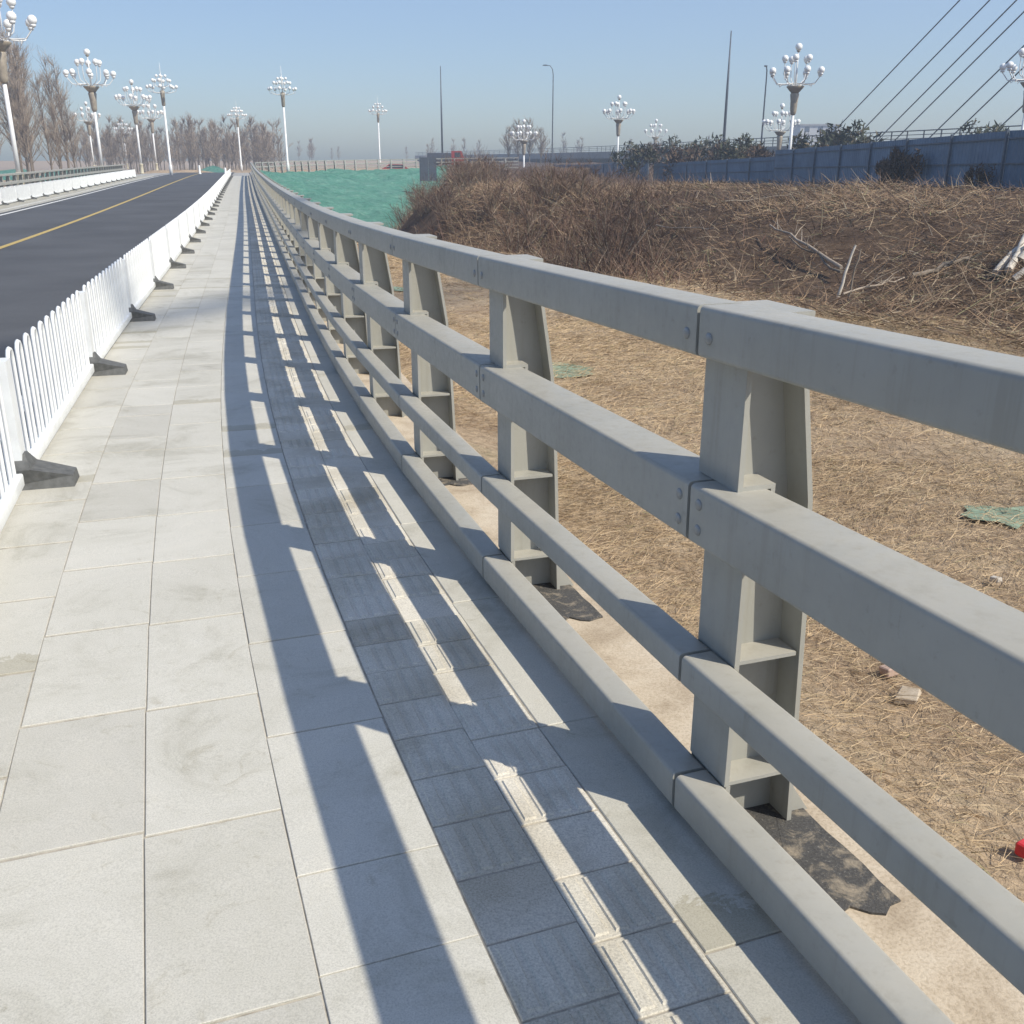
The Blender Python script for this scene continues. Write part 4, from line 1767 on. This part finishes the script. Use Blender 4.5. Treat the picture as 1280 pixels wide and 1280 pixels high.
def dead_shrub(seed):
    rr = random.Random(seed)
    tb = MB()
    B, D, L, W = [], [], [], []
    for i in range(13):
        az, el = rr.uniform(0, 6.28), rr.uniform(.5, 1.35)
        d = Vector((math.cos(az) * math.cos(el), math.sin(az) * math.cos(el), math.sin(el)))
        h = rr.uniform(.9, 1.7)
        q = d * h * .5
        e = q + (d + Vector((rr.uniform(-.4, .4), rr.uniform(-.4, .4), .1))).normalized() * h * .5
        tb.tube([(0, 0, -.1), q, e], [.022, .014, .005], 4, False)
        for j in range(16):
            u = rr.uniform(.2, 1)
            b0 = (q * (u * 2)) if u < .5 else q.lerp(e, u * 2 - 1)
            d2 = (d + Vector((rr.uniform(-.9, .9), rr.uniform(-.9, .9), rr.uniform(-.2, .7)))).normalized()
            l = rr.uniform(.2, .55)
            B.append(b0); D.append(d2); L.append(l); W.append(.014)
            for k in range(3):
                d3 = (d2 + Vector((rr.uniform(-.9, .9), rr.uniform(-.9, .9), rr.uniform(-.3, .6)))).normalized()
                B.append(b0 + d2 * l * rr.random()); D.append(d3); L.append(l * .55); W.append(.010)
    B = np.array(B)
    return tb.mesh('stems', M['bark']), ribbons('twigs', B, np.array(D), np.array(L), np.array(W), rng.normal(0, .25, B.shape), 2, M['twig'])


DS = [dead_shrub(600 + i) for i in range(4)]
rs_ = random.Random(5)
for i in range(46):
    y = 24 + 74 * rs_.random() ** 1.4
    x = float(np.interp(y, FT_Y, FT_X)) + rs_.uniform(.3, 9) * (1 if y < 50 else .8)
    if math.atan2(x, y) > .10:
        continue
    r = empty('dead_shrub', (x, y, gz(x, y)), rs_.uniform(0, 6), rs_.uniform(.75, 1.25))
    tag(r, 'leafless reddish-brown shrub standing in the dead brush on the bank', 'shrub', 'leafless shrubs on the bank')
    link('stems', DS[i % 4][0], r)
    link('twigs', DS[i % 4][1], r)

# climber hanging on the hoarding
cl = leafy(2600, 1.0, .9, 500, M['dry_leaf'], .085, 16)
o = tree('climbing_plant', cl, 16.75, 45.2, hz(17, 45) - .1, 1.15, 0, 'dark dead climbing plant clinging to the blue hoarding', None)
o['category'] = 'climber'
o.scale = (.45, 1.9, 1.2)
cl = leafy(900, .8, .8, 501, M['dry_leaf'], .07, 10)
o = tree('climbing_plant', cl, 16.75, 37.6, hz(17, 38) - .1, 1.0, 0, 'thin reddish dead climber on the hoarding near the cable end', None)
o['category'] = 'climber'
o.scale = (.35, .9, 1.0)


# ------------------------------------------------------------------ far vehicles, buildings, small things at the road end
def lorry(x, y, z, rz, label, body_mat, cab_mat, L, Hh):
    r = empty('lorry', (x, y, z), rz)
    tag(r, label, 'truck')
    b = MB()
    b.bbox(-L / 2, L / 2 - 1.7, -1.15, 1.15, 1.0, Hh, .05)
    link('cargo_box', b.mesh('cargo_box', body_mat), r)
    b = MB()
    b.prism([(L / 2 - 1.65, .55), (L / 2 + .1, .55), (L / 2 + .1, 1.5), (L / 2 - .25, 2.35), (L / 2 - 1.65, 2.35)], 'y', -1.1, 1.1)
    c = link('cab', fix_normals(b.mesh('cab', cab_mat)), r)
    b = MB()
    for sg in (-1, 1):
        b.box(L / 2 - 1.2, L / 2 - .4, sg * 1.105 - .006, sg * 1.105 + .006, 1.5, 2.15)
    link('window', b.mesh('window', M['glass']), c)
    b = MB()
    b.box(-L / 2, L / 2, -.5, .5, .6, .98)
    link('chassis', b.mesh('chassis', M['dark_body']), r)
    wm = MB()
    wm.prism([(.48 * math.cos(2 * math.pi * i / 14), .48 * math.sin(2 * math.pi * i / 14)) for i in range(14)], 'y', -.14, .14, True)
    wme = wm.mesh('wheel', M['tyre'])
    for wx in (-L / 2 + 1.1, L / 2 - .7):
        for sg in (-1, 1):
            link('wheel', wme, r, Matrix.Translation((wx, sg * .95, .48)))


def car(x, y, z, rz, label, mat):
    r = empty('car', (x, y, z), rz)
    tag(r, label, 'car')
    b = MB()
    b.prism([(-2.1, .35), (2.1, .35), (2.15, .75), (1.3, .92), (.7, 1.42), (-1.2, 1.45), (-1.95, .98), (-2.15, .9)], 'y', -.86, .86)
    link('body', fix_normals(b.mesh('body', mat)), r)
    b = MB()
    for sg in (-1, 1):
        b.prism([(-1.6, .95), (1.05, .95), (.62, 1.35), (-1.15, 1.38)], 'y', sg * .866 - .004, sg * .866 + .004)
    link('window', fix_normals(b.mesh('window', M['glass'])), r)
    wm = MB()
    wm.prism([(.32 * math.cos(2 * math.pi * i / 14), .32 * math.sin(2 * math.pi * i / 14)) for i in range(14)], 'y', -.1, .1, True)
    wme = wm.mesh('wheel', M['tyre'])
    for wx in (-1.3, 1.3):
        for sg in (-1, 1):
            link('wheel', wme, r, Matrix.Translation((wx, sg * .8, .32)))


zz = gz(-16.5, 145)
car(-15.4, 141, gz(-15.4, 141) - .0, .1, 'red car passing behind the curving railing', M['red_paint'])
lorry(-9.3, 146, gz(-9.3, 146), .05, 'dark lorry with a red cab behind the short hoarding panel', M['dark_body'], M['red_paint'], 5.0, 2.1)


def building(x, y, w_, d, h, label):
    r = empty('building', (x, y, 0))
    tag(r, label, 'building', None)
    b = MB()
    b.box(-w_ / 2, w_ / 2, -d / 2, d / 2, -1, h)
    link('wall', b.mesh('wall', M['building']), r)
    b = MB()
    b.box(-w_ / 2 - .4, w_ / 2 + .4, -d / 2 - .4, d / 2 + .4, h + .01, h + .6)
    link('roof', b.mesh('roof', M['concrete']), r)
    wm = MB()
    wm.box(-.9, .9, -.03, .03, -.9, .9)
    wme = wm.mesh('window', M['glass'])
    k = int(w_ // 5)
    f = 0
    while f * 3.4 + 3 < h:
        for i in range(k):
            link('window', wme, r, Matrix.Translation((-w_ / 2 + w_ * (i + .5) / k, -d / 2 - .02, f * 3.4 + 2)))
        f += 1


for ax_, y, w_, h, lb in ((1016, 400, 15, 13.5, 'pale building block below the first stay cable'),):
    building((ax_ - 640) / 1306 * y, y, w_, 12, h, lb)


def marker(x, y, z, h, label):
    b = MB()
    b.lathe([(.16, 0), (.16, .1), (.11, .14), (.11, h - .12), (.07, h - .03), (.01, h)], 10)
    o = link('marker_post', b.mesh('marker_post', M['white']))
    o.location = (x, y, z)
    tag(o, label, 'bollard', 'marker posts at the road end')


p = P(118, 5.4, ROAD_H)
marker(p.x, p.y, p.z, .95, 'white marker post standing in the middle of the road end')
p = P(104, 2.4, ROAD_H)
marker(p.x, p.y, p.z, .8, 'white marker post where the near guard panels end')

# low green bank left of the road
n = 40
xs = np.linspace(-95, -38, n)
V, F = [], []
for i, x in enumerate(xs):
    y = 176 + 6 * math.sin(i * .3)
    hh = .9 + .5 * math.sin(i * .47) + .3 * math.sin(i * 1.1)
    hh *= min(1, i / 5, (n - 1 - i) / 5) + .05
    V += [(x, y - 4, -2.2), (x, y, -1.2 + hh), (x, y + 4, -2.2)]
for i in range(n - 1):
    for j in range(2):
        F.append((i * 3 + j, i * 3 + j + 3, i * 3 + j + 4, i * 3 + j + 1))
me = np_mesh('netted_bank', V, F, M['net'], True)
o = link('netted_bank', fix_normals(me))
tag(o, 'low earth bank under green netting left of the road end', 'earth bank')

# ------------------------------------------------------------------ haze
HAZE = 0.0015
if HAZE > 0:
    b = MB()
    b.box(-420, 420, -100, 440, -9, 96)
    hm = bpy.data.materials.new('haze')
    hm.use_nodes = True
    nt = hm.node_tree
    nt.nodes.clear()
    ou = nt.nodes.new('ShaderNodeOutputMaterial')
    pv = nt.nodes.new('ShaderNodeVolumePrincipled')
    pv.inputs['Color'].default_value = (0.70, 0.82, 1.0, 1)
    pv.inputs['Density'].default_value = HAZE
    pv.inputs['Anisotropy'].default_value = 0.2
    nt.links.new(pv.outputs[0], ou.inputs['Volume'])
    o = link('haze', b.mesh('haze', hm))
    tag(o, 'pale haze filling the distance', 'haze', kind='stuff')
